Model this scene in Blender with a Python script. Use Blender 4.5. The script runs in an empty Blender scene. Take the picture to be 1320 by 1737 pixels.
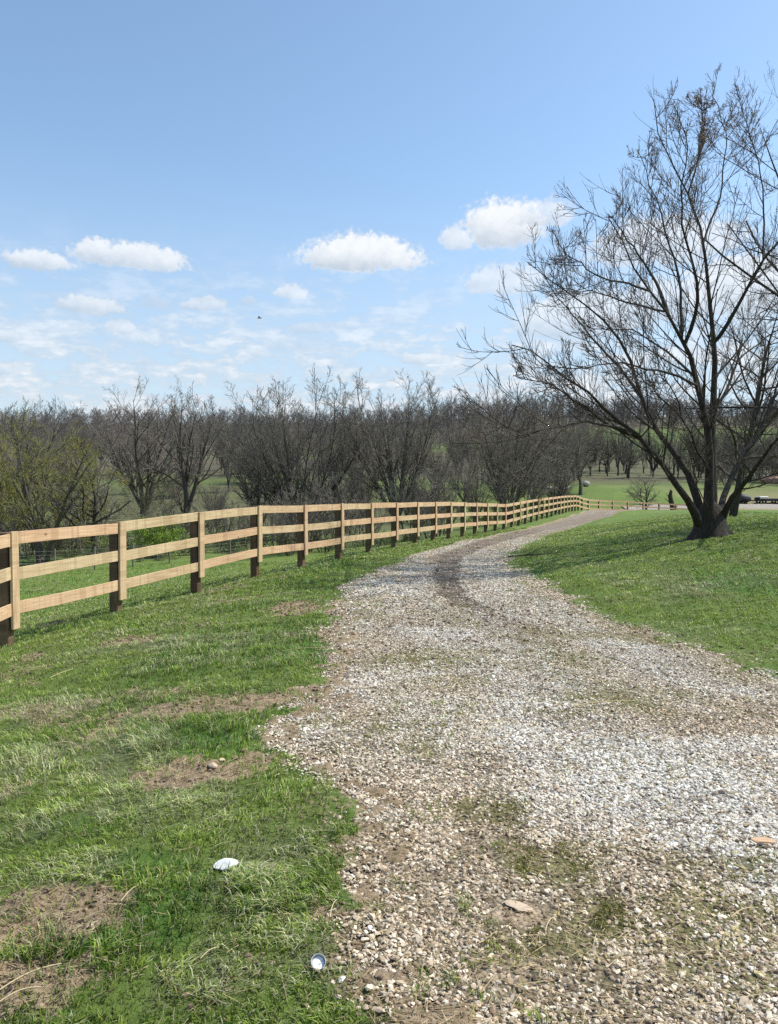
import bpy, math, random
import numpy as np

# ------------------------------------------------------------------ camera, world, sun, exposure
S = bpy.context.scene
C = S.collection
W, H, F = 1320.0, 1737.0, 1305.0            # photograph size and focal length in its pixels
HORIZON = 835.0
CAM_Z = 1.6
PITCH = math.atan((H / 2 - HORIZON) / F)

cam_data = bpy.data.cameras.new("camera")
cam = bpy.data.objects.new("camera", cam_data)
C.objects.link(cam)
cam.location = (0, 0, CAM_Z)
cam.rotation_euler = (math.pi / 2 - PITCH, 0, 0)
cam_data.sensor_fit = 'VERTICAL'
cam_data.sensor_height = 24.0
cam_data.lens = 24.0 * F / H
cam_data.clip_start = 0.05
cam_data.clip_end = 6000
S.camera = cam

SUN_EL = math.radians(52)
SUN_AZ = math.radians(80)                   # clockwise from +Y (straight ahead): the sun stands right, a little ahead
sun_dir = np.array([math.sin(SUN_AZ) * math.cos(SUN_EL), math.cos(SUN_AZ) * math.cos(SUN_EL), math.sin(SUN_EL)])
sun_data = bpy.data.lights.new("sun", 'SUN')
sun_data.energy = 4.4
sun_data.angle = math.radians(0.55)
sun_data.color = (1.0, 0.955, 0.88)
sun = bpy.data.objects.new("sun", sun_data)
C.objects.link(sun)
from mathutils import Vector
sun.rotation_euler = Vector((-sun_dir).tolist()).to_track_quat('-Z', 'Y').to_euler()

S.view_settings.view_transform = 'Standard'
S.view_settings.look = 'None'
S.view_settings.exposure = 0.42
S.view_settings.gamma = 1.0
S.cycles.max_bounces = 5
S.cycles.diffuse_bounces = 2
S.cycles.transparent_max_bounces = 8
S.cycles.use_denoising = False
S.cycles.sample_clamp_indirect = 3.0
S.cycles.caustics_reflective = False
S.cycles.caustics_refractive = False


def px_dir(u, v):
    x = (u - W / 2) / F
    y = -(v - H / 2) / F
    cp, sp = math.cos(PITCH), math.sin(PITCH)
    return (x, cp + y * sp, -sp + y * cp)


def at(u, v, Y):
    d = px_dir(u, v)
    k = Y / d[1]
    return np.array([d[0] * k, Y, CAM_Z + d[2] * k])


# ---- node helpers
class NT:
    def __init__(self, tree):
        self.t = tree
        self.n = tree.nodes
        self.l = tree.links

    def node(self, typ, **kw):
        n = self.n.new(typ)
        for k, v in kw.items():
            setattr(n, k, v)
        return n

    def link(self, a, b):
        self.l.new(a, b)

    def _in(self, sock, v):
        if v is None:
            return
        if hasattr(v, 'is_output') or isinstance(v, bpy.types.NodeSocket):
            self.l.new(v, sock)
        else:
            sock.default_value = v

    def math(self, op, a, b=None, c=None, clamp=False):
        n = self.node('ShaderNodeMath', operation=op, use_clamp=clamp)
        self._in(n.inputs[0], a)
        self._in(n.inputs[1], b)
        if c is not None:
            self._in(n.inputs[2], c)
        return n.outputs[0]

    def vmath(self, op, a, b=None, out=0):
        n = self.node('ShaderNodeVectorMath', operation=op)
        self._in(n.inputs[0], a)
        self._in(n.inputs[1], b)
        return n.outputs[out]

    def noise(self, vec, scale, detail=4, rough=0.55, out=0, dist=0.0):
        n = self.node('ShaderNodeTexNoise')
        n.inputs['Scale'].default_value = scale
        n.inputs['Detail'].default_value = detail
        n.inputs['Roughness'].default_value = rough
        n.inputs['Distortion'].default_value = dist
        if vec is not None:
            self.l.new(vec, n.inputs['Vector'])
        return n.outputs[out]

    def voronoi(self, vec, scale, out='Distance', feature='F1'):
        n = self.node('ShaderNodeTexVoronoi', feature=feature)
        n.inputs['Scale'].default_value = scale
        if vec is not None:
            self.l.new(vec, n.inputs['Vector'])
        return n.outputs[out]

    def smooth(self, x, a, b):
        n = self.node('ShaderNodeMapRange', interpolation_type='SMOOTHSTEP')
        self._in(n.inputs[0], x)
        n.inputs[1].default_value = a
        n.inputs[2].default_value = b
        return n.outputs[0]

    def mix(self, f, a, b, blend='MIX'):
        n = self.node('ShaderNodeMix', data_type='RGBA', blend_type=blend)
        self._in(n.inputs[0], f)
        self._in(n.inputs[6], a if not isinstance(a, tuple) else (*a[:3], 1))
        self._in(n.inputs[7], b if not isinstance(b, tuple) else (*b[:3], 1))
        return n.outputs[2]

    def attr(self, name, out='Fac'):
        n = self.node('ShaderNodeAttribute', attribute_name=name)
        return n.outputs[out]

    def xyz(self, x, y, z):
        n = self.node('ShaderNodeCombineXYZ')
        self._in(n.inputs[0], x)
        self._in(n.inputs[1], y)
        self._in(n.inputs[2], z)
        return n.outputs[0]


world = bpy.data.worlds.new("World")
S.world = world
world.use_nodes = True
world.cycles.sampling_method = 'MANUAL'
world.cycles.sample_map_resolution = 512


def build_world():
    t = NT(world.node_tree)
    t.n.clear()
    out = t.node('ShaderNodeOutputWorld')
    bg = t.node('ShaderNodeBackground')
    bg.inputs['Strength'].default_value = 0.125
    t.link(bg.outputs[0], out.inputs[0])
    sky = t.node('ShaderNodeTexSky', sky_type='NISHITA')
    sky.sun_disc = False
    sky.sun_elevation = SUN_EL
    sky.sun_rotation = SUN_AZ
    sky.air_density = 1.0
    sky.dust_density = 0.6
    sky.ozone_density = 1.6
    co = t.node('ShaderNodeTexCoord').outputs['Generated']
    nrm = t.vmath('NORMALIZE', co)
    sp = t.node('ShaderNodeSeparateXYZ')
    t.link(nrm, sp.inputs[0])
    az = t.math('ARCTAN2', sp.outputs[0], sp.outputs[1])
    el = t.math('ARCSINE', sp.outputs[2])
    p0 = t.xyz(az, el, 0.0)
    # billow warp: coarse and fine
    n1 = t.vmath('SUBTRACT', t.noise(p0, 16, 2, 0.5, out=1), (0.5, 0.5, 0.5))
    n2 = t.vmath('SUBTRACT', t.noise(p0, 75, 6, 0.62, out=1), (0.5, 0.5, 0.5))
    w = t.vmath('ADD', t.vmath('MULTIPLY', n1, (0.026, 0.015, 0)), t.vmath('MULTIPLY', n2, (0.016, 0.011, 0)))
    p = t.vmath('ADD', p0, w)
    spw = t.node('ShaderNodeSeparateXYZ')
    t.link(p, spw.inputs[0])
    edge = t.noise(p0, 110, 5, 0.6)                       # ragged edge
    dens, shade = None, None
    # (u, v, half width, half height, opacity) in photograph pixels, turned into sky directions
    clouds = [
        (66, 446, 62, 22, .85), (168, 434, 42, 26, .9), (235, 440, 84, 27, .9),
        (612, 438, 105, 40, 1.0), (855, 390, 70, 52, 1.0), (773, 410, 26, 24, .8), (925, 368, 48, 30, .75),
        (152, 520, 56, 22, .8), (268, 513, 32, 14, .45), (348, 516, 36, 16, .7), (421, 512, 15, 10, .45),
        (497, 498, 32, 17, .7), (202, 554, 30, 17, .7), (10, 574, 24, 14, .7),
        (525, 556, 40, 12, .55), (575, 551, 26, 7, .5), (725, 609, 48, 14, .75), (500, 585, 55, 17, .45),
        (140, 592, 28, 8, .6), (6, 628, 20, 14, .6), (355, 630, 30, 11, .5), (655, 590, 30, 8, .4),
        (60, 600, 22, 8, .5), (240, 610, 24, 8, .5), (305, 600, 18, 7, .45), (405, 580, 16, 7, .45), (440, 600, 22, 7, .45), (560, 590, 26, 9, .5), (640, 640, 34, 9, .5), (430, 640, 30, 8, .45), (95, 560, 20, 7, .4), (665, 548, 16, 6, .4), (120, 640, 30, 8, .45),
        (860, 480, 70, 34, .7), (990, 545, 130, 55, .75), (1130, 420, 130, 55, .8), (1260, 500, 110, 75, .85), (1120, 520, 70, 50, .7),
    ]
    for (u, v, rx, ry, op) in clouds:
        d = px_dir(u, v)
        a = math.atan2(d[0], d[1])
        e = math.asin(d[2] / math.sqrt(d[0] ** 2 + d[1] ** 2 + d[2] ** 2))
        k = math.cos(a) / F
        q = t.vmath('MULTIPLY', t.vmath('SUBTRACT', p, (a, e, 0)), (1 / (rx * k * 1.15), 1 / (ry * k * 1.05), 0))
        # flat base: the lower half is squeezed
        s = t.node('ShaderNodeSeparateXYZ')
        t.link(q, s.inputs[0])
        yy = t.math('MAXIMUM', s.outputs[1], t.math('MULTIPLY', s.outputs[1], -1.75))
        r = t.math('SQRT', t.math('ADD', t.math('MULTIPLY', s.outputs[0], s.outputs[0]), t.math('MULTIPLY', yy, yy)))
        m = t.math('SUBTRACT', t.math('MULTIPLY_ADD', edge, 0.9, 0.62), r)
        m = t.math('MULTIPLY', t.smooth(m, 0.0, 0.40), op)
        sh = t.smooth(t.math('MULTIPLY_ADD', s.outputs[0], 0.25, s.outputs[1]), -0.65, 0.5)
        if dens is None:
            dens, shade = m, sh
        else:
            n = t.node('ShaderNodeMix', data_type='FLOAT')
            t.link(m, n.inputs[0]); t.link(shade, n.inputs[2]); t.link(sh, n.inputs[3])
            shade = n.outputs[0]
            dens = t.math('MAXIMUM', dens, m)
    # low field of small scattered clouds towards the horizon
    st = t.vmath('MULTIPLY', p0, (1.0, 2.6, 0))
    f1 = t.noise(st, 13, 7, 0.62)
    f2 = t.noise(st, 38, 5, 0.6)
    f = t.math('MULTIPLY_ADD', f2, 0.45, f1)
    band = t.math('MULTIPLY', t.smooth(el, 0.34, 0.10), t.smooth(el, -0.02, 0.05))
    low = t.math('MULTIPLY', t.smooth(f, 0.60, 0.82), t.math('MULTIPLY', band, 0.9))
    lowsh = t.smooth(f, 0.62, 0.95)
    n = t.node('ShaderNodeMix', data_type='FLOAT')
    t.link(dens, n.inputs[0]); t.link(lowsh, n.inputs[2]); t.link(shade, n.inputs[3])
    shade = n.outputs[0]
    dens = t.math('MAXIMUM', dens, low)
    # crisp puff shading from fine noise
    puff = t.noise(t.vmath('ADD', p0, (-0.004, -0.006, 0.0)), 60, 5, 0.6)
    shade = t.math('ADD', shade, t.math('MULTIPLY', t.math('SUBTRACT', puff, 0.5), 0.9), clamp=True)
    ccol = t.mix(shade, (3.4, 3.9, 4.5), (5.8, 5.95, 6.1))
    skyc = t.mix(1.0, sky.outputs[0], SKY_TINT, 'MULTIPLY')
    # pale veil towards the horizon
    veil = t.smooth(el, 0.42, 0.0)
    skyc = t.mix(t.math('MULTIPLY', veil, 0.72), skyc, (3.4, 3.85, 4.55))
    col = t.mix(t.math('MULTIPLY', dens, 0.95), skyc, ccol)
    t.link(col, bg.inputs['Color'])


SKY_TINT = (1.27, 1.32, 1.26)
build_world()

# ------------------------------------------------------------------ numpy noise
rng = np.random.default_rng(7)
random.seed(7)
_perm = np.random.default_rng(3).random((256, 256)).astype(np.float64)


def vnoise(x, y):
    xi = np.floor(x).astype(np.int64)
    yi = np.floor(y).astype(np.int64)
    fx, fy = x - xi, y - yi
    fx = fx * fx * (3 - 2 * fx)
    fy = fy * fy * (3 - 2 * fy)
    a = _perm[xi & 255, yi & 255]
    b = _perm[(xi + 1) & 255, yi & 255]
    c = _perm[xi & 255, (yi + 1) & 255]
    d = _perm[(xi + 1) & 255, (yi + 1) & 255]
    return (a * (1 - fx) + b * fx) * (1 - fy) + (c * (1 - fx) + d * fx) * fy


def fbm(x, y, sc, oct=4, off=0.0):
    x = np.asarray(x, float) * sc + off + 13.7
    y = np.asarray(y, float) * sc + off * 1.7 + 71.3
    s, a, t = 0.0, 1.0, 0.0
    for _ in range(oct):
        s = s + a * vnoise(x, y)
        t += a
        a *= 0.5
        x = x * 2.03 + 17.1
        y = y * 2.03 + 5.3
    return s / t


def sstep(x, a, b):
    t = np.clip((x - a) / (b - a), 0, 1)
    return t * t * (3 - 2 * t)


# ------------------------------------------------------------------ terrain
_RY = [-40, 1.5, 2.3, 3.4, 4.2, 4.75, 5.1, 5.7, 6.9, 7.9, 9.1, 11, 12.6, 15, 18.3, 21.4, 26.7, 35, 47, 55.5, 63.5, 72, 80, 88, 95, 104]
_RL = [.3, .25, -.02, -.16, -.30, -.72, -.60, -.44, -.52, -.60, -.70, -.76, -.77, -.55, -.14, .65, 2.05, 4.5, 8.8, 12.3, 15.2, 18.2, 21.0, 24.8, 31, 45]
_RR = [5.2, 4.6, 4.4, 4.2, 4.1, 4.0, 3.95, 3.8, 3.46, 3.27, 3.07, 2.86, 2.80, 2.88, 3.08, 3.3, 4.6, 7.0, 11.6, 15.2, 18.6, 21.8, 25.3, 31, 44, 80]


def _sm(y, xs, ys):
    y = np.asarray(y, float)
    w = np.clip(np.abs(y) * 0.06, 0.2, 4.0)
    return (np.interp(y - w, xs, ys) + 2 * np.interp(y, xs, ys) + np.interp(y + w, xs, ys)) / 4


def road_l(y):
    return _sm(y, _RY, _RL)


def road_r(y):
    return _sm(y, _RY, _RR)


_BY = [-40, 8, 10, 14, 20, 26, 35, 44, 53, 62, 72, 81, 88, 95, 103, 112, 130, 150, 200, 260, 330, 450, 600, 1000, 3000]
_BR = [0, 0, -.03, -.12, -.2, -.23, -.45, -.55, -.42, -.33, -.22, -.2, -.62, -1.05, -1.3, -.25, 2.5, 4.2, 7.5, 16, 30, 46, 54, 60, 60]
_BL = [0, 0, -.03, -.12, -.2, -.23, -.45, -.55, -.42, -.33, -.30, -.4, -.5, -.3, .6, 1.6, 3.6, 6.2, 10.5, 15.5, 24, 42, 50, 58, 58]


def hgt(x, y):
    x = np.asarray(x, float)
    y = np.asarray(y, float)
    a = x / np.maximum(np.abs(y), 5)
    side = sstep(a, -0.05, 0.18)
    b = _sm(y, _BY, _BR) * side + _sm(y, _BY, _BL) * (1 - side)
    dl = np.clip(road_l(y) - x, 0, 200)
    drop = 2.15 * (1 - np.exp(-0.0115 * dl * dl)) * (1 - sstep(y, 75, 130))
    dr = np.clip(x - road_r(y), 0, 300)
    lawn = (0.82 * sstep(dr, 0.1, 7.5) + 0.10 * sstep(dr, 0, .8)) * sstep(y, 3, 13) * (1 - sstep(y, 42, 76))
    z = b - drop + lawn
    # gentle unevenness
    z = z + (fbm(x, y, 0.35, 2) - .5) * 0.10 * sstep(np.abs(y), 3, 9) * (1 + np.clip(y, 0, 400) * 0.02)
    return z


def inroad(x, y):
    """signed distance-ish: >0 inside the road"""
    n = (fbm(x, y, 1.3, 3, 4.0) - .5) * 0.9 + (fbm(x, y, 6.0, 2, 9.0) - .5) * 0.25
    return np.minimum(x - road_l(y), road_r(y) - x) + n * np.clip(0.75 - (np.asarray(y) - 14) * 0.012, .25, .75)


def ground_at(u, v):
    d = px_dir(u, v)
    lo = 1.0
    ks = np.concatenate([np.arange(1.5, 30, .03), np.arange(30, 400, .5)])
    X, Y, Z = d[0] * ks, d[1] * ks, CAM_Z + d[2] * ks
    below = Z < hgt(X, Y)
    i = int(np.argmax(below)) if below.any() else len(ks) - 1
    return np.array([X[i], Y[i], float(hgt(X[i], Y[i]))])


def blobs(lst):
    """ellipses given by centre pixel and half sizes in pixels -> world centre and radii"""
    out = []
    for (u, v, ru, rv, s) in lst:
        c = ground_at(u, v)
        rx = abs(ground_at(u + ru, v)[0] - c[0])
        ry = abs(ground_at(u, v - rv)[1] - ground_at(u, v + rv)[1]) / 2
        out.append((c[0], c[1], max(rx, .05), max(ry, .05), s))
    return out


def blobfield(x, y, B, off=0.0):
    x = np.asarray(x, float)
    y = np.asarray(y, float)
    f = np.zeros(x.shape)
    nx = (fbm(x, y, 3.0, 3, off) - .5) * 1.3 + (fbm(x, y, 17, 3, off + 2) - .5) * 1.0
    for (cx, cy, rx, ry, s) in B:
        if B is DIRT: rx, ry = rx * 1.05, ry * 1.1
        r = np.sqrt(((x - cx) / rx) ** 2 + ((y - cy) / ry) ** 2) + nx
        f = np.maximum(f, s * (1 - sstep(r, 0.4, 1.35)))
    return f


DIRT = blobs([(390, 1196, 165, 18, 1), (330, 1318, 120, 24, 1), (430, 1290, 60, 14, .8), (60, 1550, 140, 55, 1), (30, 1680, 110, 45, 1),
              (570, 1560, 70, 28, .9), (500, 1030, 40, 11, .9), (225, 1085, 45, 8, .8), (30, 1140, 70, 12, .45), (560, 1370, 60, 40, .4),
              (160, 1250, 50, 25, .6), (20, 1340, 40, 16, .5), (430, 1640, 40, 22, .35), (660, 1640, 60, 70, .7), (620, 1480, 40, 60, .5),
              (480, 1500, 30, 20, .25), (360, 1700, 60, 26, .3), (160, 1560, 60, 22, .6), (330, 1060, 80, 8, .3)])
LUSH = blobs([(330, 1262, 125, 34, 1), (200, 1600, 150, 60, .9), (400, 1520, 150, 60, .8), (480, 1110, 110, 30, .9), (300, 1130, 120, 25, .6),
              (1250, 980, 160, 40, .8), (560, 960, 60, 14, .9), (100, 1400, 120, 40, .6), (280, 1480, 120, 40, .7)])
PALE = blobs([(200, 1290, 130, 45, .9), (230, 1370, 160, 40, .7), (100, 1480, 90, 30, .6), (380, 1670, 120, 45, .7), (100, 1200, 120, 26, .6),
              (480, 1440, 110, 40, .6), (560, 1640, 100, 60, .8), (1150, 990, 110, 26, .5), (330, 1090, 120, 12, .5)])
WHITE = blobs([(1160, 1310, 250, 60, 1), (1010, 1345, 170, 50, .9), (1230, 1400, 130, 60, .8), (880, 1250, 130, 28, .6), (740, 1075, 60, 12, .9),
               (860, 1200, 110, 24, .5), (1250, 1270, 120, 24, .9), (640, 1140, 90, 22, .3), (650, 1380, 60, 30, .4), (640, 1000, 60, 14, .4)])
MOSS = blobs([(720, 1118, 110, 16, .9), (950, 1115, 60, 14, .8), (780, 1155, 90, 12, .5), (920, 1470, 90, 40, .7), (1020, 1580, 170, 60, .75),
              (1200, 1560, 150, 50, .8), (830, 1370, 60, 30, .7), (720, 1265, 50, 16, .6), (1000, 1200, 160, 16, .5), (1230, 1660, 110, 50, .7),
              (1280, 1470, 60, 30, .6), (1000, 1440, 60, 20, .5), (700, 1240, 90, 18, .4)])
SOIL = blobs([(880, 1560, 70, 26, 1), (850, 1640, 60, 28, .9), (680, 1500, 70, 60, .45), (620, 1140, 60, 30, .3), (740, 1710, 80, 30, .5),
              (800, 1440, 60, 26, .5), (590, 1200, 40, 30, .6), (1290, 1436, 12, 5, .4)])


TAN = blobs([(880, 1558, 55, 24, 1), (850, 1642, 55, 26, .9), (738, 1420, 40, 14, .7), (1010, 1100, 40, 6, .5), (600, 1210, 50, 22, .6), (690, 1560, 50, 26, .5), (1080, 1480, 30, 10, .5)])


def track(x, y):
    """dark soil in the wheel tracks beyond the first bend"""
    P = np.array([ground_at(u, v)[:2] for (u, v) in [(905, 1075), (820, 1045), (770, 1010), (752, 980), (760, 950), (800, 929), (850, 915), (905, 900), (960, 889), (1000, 880), (1022, 873)]])
    x = np.asarray(x, float); y = np.asarray(y, float)
    best = np.full(x.shape, 9.0)
    for (a, b) in zip(P[:-1], P[1:]):
        d = b - a
        t = np.clip(((x - a[0]) * d[0] + (y - a[1]) * d[1]) / (d @ d), 0, 1)
        r = np.hypot(x - a[0] - t * d[0], y - a[1] - t * d[1])
        best = np.minimum(best, r)
    w = 0.20 + 0.015 * np.clip(y - 14, 0, 40)
    core = 1 - sstep(best + (fbm(x, y, 4, 3, 5) - .5) * .35, w * .85, w * 1.35)
    return core * sstep(y, 8.2, 12.5)


def brown_field(x, y):
    x = np.asarray(x, float); y = np.asarray(y, float)
    c = (x - road_l(y)) / np.maximum(road_r(y) - road_l(y), .5)
    b = sstep(fbm(c * 5.5, y * .33, 1.0, 4, 130), .44, .64)
    b = np.maximum(b, .6 * (1 - sstep(c + (fbm(x, y, 1.5, 3, 133) - .5) * .5, .10, .34)) * (1 - sstep(y, 9, 15)))
    return b


def fields(x, y):
    r = inroad(x, y)
    n = fbm(x, y, .8, 4, 2.0)
    n2 = fbm(x, y, 4.0, 3, 7.0)
    dirt = blobfield(x, y, DIRT, 1.0)
    dirt = np.maximum(dirt, sstep(r + (n2 - .5) * .45, -0.22, 0.02) * np.where(x > road_r(y) - 1, .35, .8))
    dirt = np.maximum(dirt, sstep(fbm(x, y, 1.1, 4, 30), .66, .76) * .6 * (1 - sstep(y, 14, 25)) * (x < road_l(y)))
    lush = np.clip(blobfield(x, y, LUSH, 3.0) + sstep(n, .5, .7) * .5, 0, 1)
    pale = np.clip(blobfield(x, y, PALE, 5.0) + sstep(fbm(x, y, 1.6, 4, 14), .56, .72) * .5, 0, 1)
    return r, dirt, lush, pale


def road_fields(x, y):
    white = np.clip(blobfield(x, y, WHITE, 6.0) + sstep(fbm(x, y, 1.0, 4, 21), .55, .70) * .3 * (1 - sstep(y, 7, 14) * .6), 0, 1)
    moss = np.clip(blobfield(x, y, MOSS, 8.0) + sstep(fbm(x, y, 1.5, 4, 44), .52, .68) * .5 * (.4 + .6 * sstep(x, .3, 1.4)), 0, 1) * (1 - sstep(y, 10, 16))
    soil = blobfield(x, y, SOIL, 11.0)
    soil = np.maximum(soil, track(x, y) * .9)
    return white, moss, soil


# ------------------------------------------------------------------ mesh helpers
def mesh_obj(name, verts, faces, mat, parent=None, attrs=None, smooth=False, link=True):
    """faces: list of int arrays of shape (n,3) / (n,4)"""
    me = bpy.data.meshes.new(name)
    verts = np.asarray(verts, np.float32)
    if not isinstance(faces, (list, tuple)):
        faces = [faces]
    faces = [np.asarray(f, np.int32) for f in faces if len(f)]
    me.vertices.add(len(verts))
    me.vertices.foreach_set('co', verts.ravel())
    nl = sum(f.size for f in faces)
    nf = sum(len(f) for f in faces)
    me.loops.add(nl)
    me.polygons.add(nf)
    me.loops.foreach_set('vertex_index', np.concatenate([f.ravel() for f in faces]))
    tot = np.concatenate([np.full(len(f), f.shape[1], np.int32) for f in faces])
    st = np.concatenate([[0], np.cumsum(tot)[:-1]]).astype(np.int32)
    me.polygons.foreach_set('loop_start', st)
    me.polygons.foreach_set('loop_total', tot)
    me.polygons.foreach_set('use_smooth', np.full(nf, bool(smooth)))
    for k, a in (attrs or {}).items():
        a = np.asarray(a, np.float32)
        if a.ndim == 1:
            at_ = me.attributes.new(k, 'FLOAT', 'POINT')
            at_.data.foreach_set('value', a)
        else:
            at_ = me.attributes.new(k, 'FLOAT_COLOR', 'POINT')
            if a.shape[1] == 3:
                a = np.concatenate([a, np.ones((len(a), 1), np.float32)], 1)
            at_.data.foreach_set('color', a.ravel())
    me.update(calc_edges=True)
    if mat is not None:
        me.materials.append(mat)
    ob = bpy.data.objects.new(name, me)
    if link:
        C.objects.link(ob)
    if parent is not None:
        ob.parent = parent
    return ob


def tag(o, label=None, cat=None, group=None, kind=None):
    if label: o['label'] = label
    if cat: o['category'] = cat
    if group: o['group'] = group
    if kind: o['kind'] = kind
    return o


def empty(name, loc, rz=0.0):
    o = bpy.data.objects.new(name, None)
    o.empty_display_size = 0.2
    C.objects.link(o)
    o.location = loc
    o.rotation_euler = (0, 0, rz)
    return o


def copy_tree(root, loc, rz=0.0, sc=(1, 1, 1)):
    r = root.copy()
    C.objects.link(r)
    r.location = loc
    r.rotation_euler = (0, 0, rz)
    r.scale = sc
    for ch in root.children:
        c = ch.copy()
        C.objects.link(c)
        c.parent = r
    return r


class MB:
    """small collector for boxes and tubes"""
    def __init__(self):
        self.v, self.q, self.n = [], [], 0
        self.t = []

    def add(self, v, q=None, t=None):
        v = np.asarray(v, float)
        self.v.append(v)
        if q is not None and len(q): self.q.append(np.asarray(q) + self.n)
        if t is not None and len(t): self.t.append(np.asarray(t) + self.n)
        self.n += len(v)

    def box(self, c, ax, ay, az):
        """centre and three half-axis vectors"""
        c, ax, ay, az = map(np.asarray, (c, ax, ay, az))
        v = [c + sx * ax + sy * ay + sz * az for sz in (-1, 1) for sy in (-1, 1) for sx in (-1, 1)]
        q = [(0, 2, 3, 1), (4, 5, 7, 6), (0, 1, 5, 4), (2, 6, 7, 3), (0, 4, 6, 2), (1, 3, 7, 5)]
        self.add(v, q)

    def build(self, name, mat, parent=None, attrs=None, smooth=False):
        fs = []
        if self.q: fs.append(np.concatenate(self.q))
        if self.t: fs.append(np.concatenate(self.t))
        return mesh_obj(name, np.concatenate(self.v), fs, mat, parent, attrs, smooth)


def tubes(pts, rad, sides):
    """pts (N,P,3), rad (N,P) -> verts, quads"""
    N, P, _ = pts.shape
    tan = np.gradient(pts, axis=1)
    tan /= np.linalg.norm(tan, axis=2, keepdims=True) + 1e-9
    ref = np.where(np.abs(tan[:, :1, 2:3]) > 0.9, np.array([[[1.0, 0, 0]]]), np.array([[[0, 0, 1.0]]]))
    ref = np.broadcast_to(ref, tan.shape)
    a = np.cross(tan, ref)
    a /= np.linalg.norm(a, axis=2, keepdims=True) + 1e-9
    b = np.cross(tan, a)
    ang = np.arange(sides) * 2 * np.pi / sides
    v = pts[:, :, None, :] + rad[:, :, None, None] * (a[:, :, None, :] * np.cos(ang)[None, None, :, None] + b[:, :, None, :] * np.sin(ang)[None, None, :, None])
    idx = np.arange(N * P * sides).reshape(N, P, sides)
    i0 = idx[:, :-1, :]
    i1 = idx[:, 1:, :]
    q = np.stack([i0, np.roll(i0, -1, 2), np.roll(i1, -1, 2), i1], -1).reshape(-1, 4)
    return v.reshape(-1, 3), q


def join(parts):
    vs, qs, n = [], [], 0
    for v, q in parts:
        vs.append(v)
        qs.append(q + n)
        n += len(v)
    return np.concatenate(vs), np.concatenate(qs)


# ------------------------------------------------------------------ materials
def new_mat(name):
    m = bpy.data.materials.new(name)
    m.use_nodes = True
    t = NT(m.node_tree)
    t.n.clear()
    out = t.node('ShaderNodeOutputMaterial')
    b = t.node('ShaderNodeBsdfPrincipled')
    t.link(b.outputs[0], out.inputs[0])
    b.inputs['Roughness'].default_value = 0.9
    b.inputs['Specular IOR Level'].default_value = 0.25
    return m, t, b


def pos(t):
    return t.node('ShaderNodeNewGeometry').outputs['Position']


def bump(t, b, height, strength, dist):
    n = t.node('ShaderNodeBump')
    n.inputs['Strength'].default_value = strength
    n.inputs['Distance'].default_value = dist
    t.link(height, n.inputs['Height'])
    t.link(n.outputs[0], b.inputs['Normal'])


def ramp(t, f, stops):
    n = t.node('ShaderNodeValToRGB')
    cr = n.color_ramp
    while len(cr.elements) < len(stops):
        cr.elements.new(0.5)
    for e, (p_, c_) in zip(cr.elements, stops):
        e.position = p_
        e.color = (*c_, 1)
    t.link(f, n.inputs[0])
    return n.outputs[0]


def mat_ground():
    m, t, b = new_mat("turf_and_soil")
    p = pos(t)
    n1 = t.noise(p, 1.7, 6, .6)
    n2 = t.noise(p, 22, 5, .65)
    n3 = t.noise(p, 0.12, 4, .55)
    n4 = t.noise(p, 140, 3, .7)
    n5 = t.noise(t.vmath('MULTIPLY', p, (1, 1, 1)), 0.6, 5, .6)
    green = ramp(t, t.math('MULTIPLY_ADD', n2, .5, t.math('MULTIPLY', n1, .5)),
                 [(.30, (.050, .068, .017)), (.46, (.105, .155, .028)), (.60, (.145, .205, .038)), (.74, (.25, .26, .11))])
    lush = ramp(t, t.math('MULTIPLY_ADD', n2, .6, t.math('MULTIPLY', n5, .4)), [(.3, (.040, .095, .014)), (.55, (.085, .175, .022)), (.75, (.150, .26, .045))])
    pale = ramp(t, n2, [(.3, (.08, .10, .035)), (.7, (.22, .22, .11))])
    soil = ramp(t, t.math('MULTIPLY_ADD', n4, .4, t.math('MULTIPLY', n2, .6)), [(.3, (.11, .072, .040)), (.48, (.27, .195, .118)), (.70, (.50, .395, .26))])
    c = t.mix(t.attr('lush'), green, lush)
    c = t.mix(t.math('MULTIPLY', t.attr('pale'), .7), c, pale)
    c = t.mix(t.smooth(t.math('ADD', t.attr('dirt'), t.math('MULTIPLY', t.math('SUBTRACT', n2, .5), 1.2)), .3, .75), c, soil)
    # leaf litter under the far woods and dull grass on the hill
    litter = ramp(t, n1, [(.3, (.055, .045, .030)), (.7, (.13, .105, .07))])
    hill = ramp(t, n3, [(.3, (.070, .110, .024)), (.6, (.115, .165, .036)), (.75, (.18, .19, .07))])
    c = t.mix(t.attr('far'), c, hill)
    c = t.mix(t.attr('wood'), c, litter)
    t.link(c, b.inputs['Base Color'])
    bump(t, b, t.math('ADD', t.math('MULTIPLY', n2, .7), t.math('MULTIPLY', n4, .35)), 0.9, 0.045)
    return m


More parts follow.
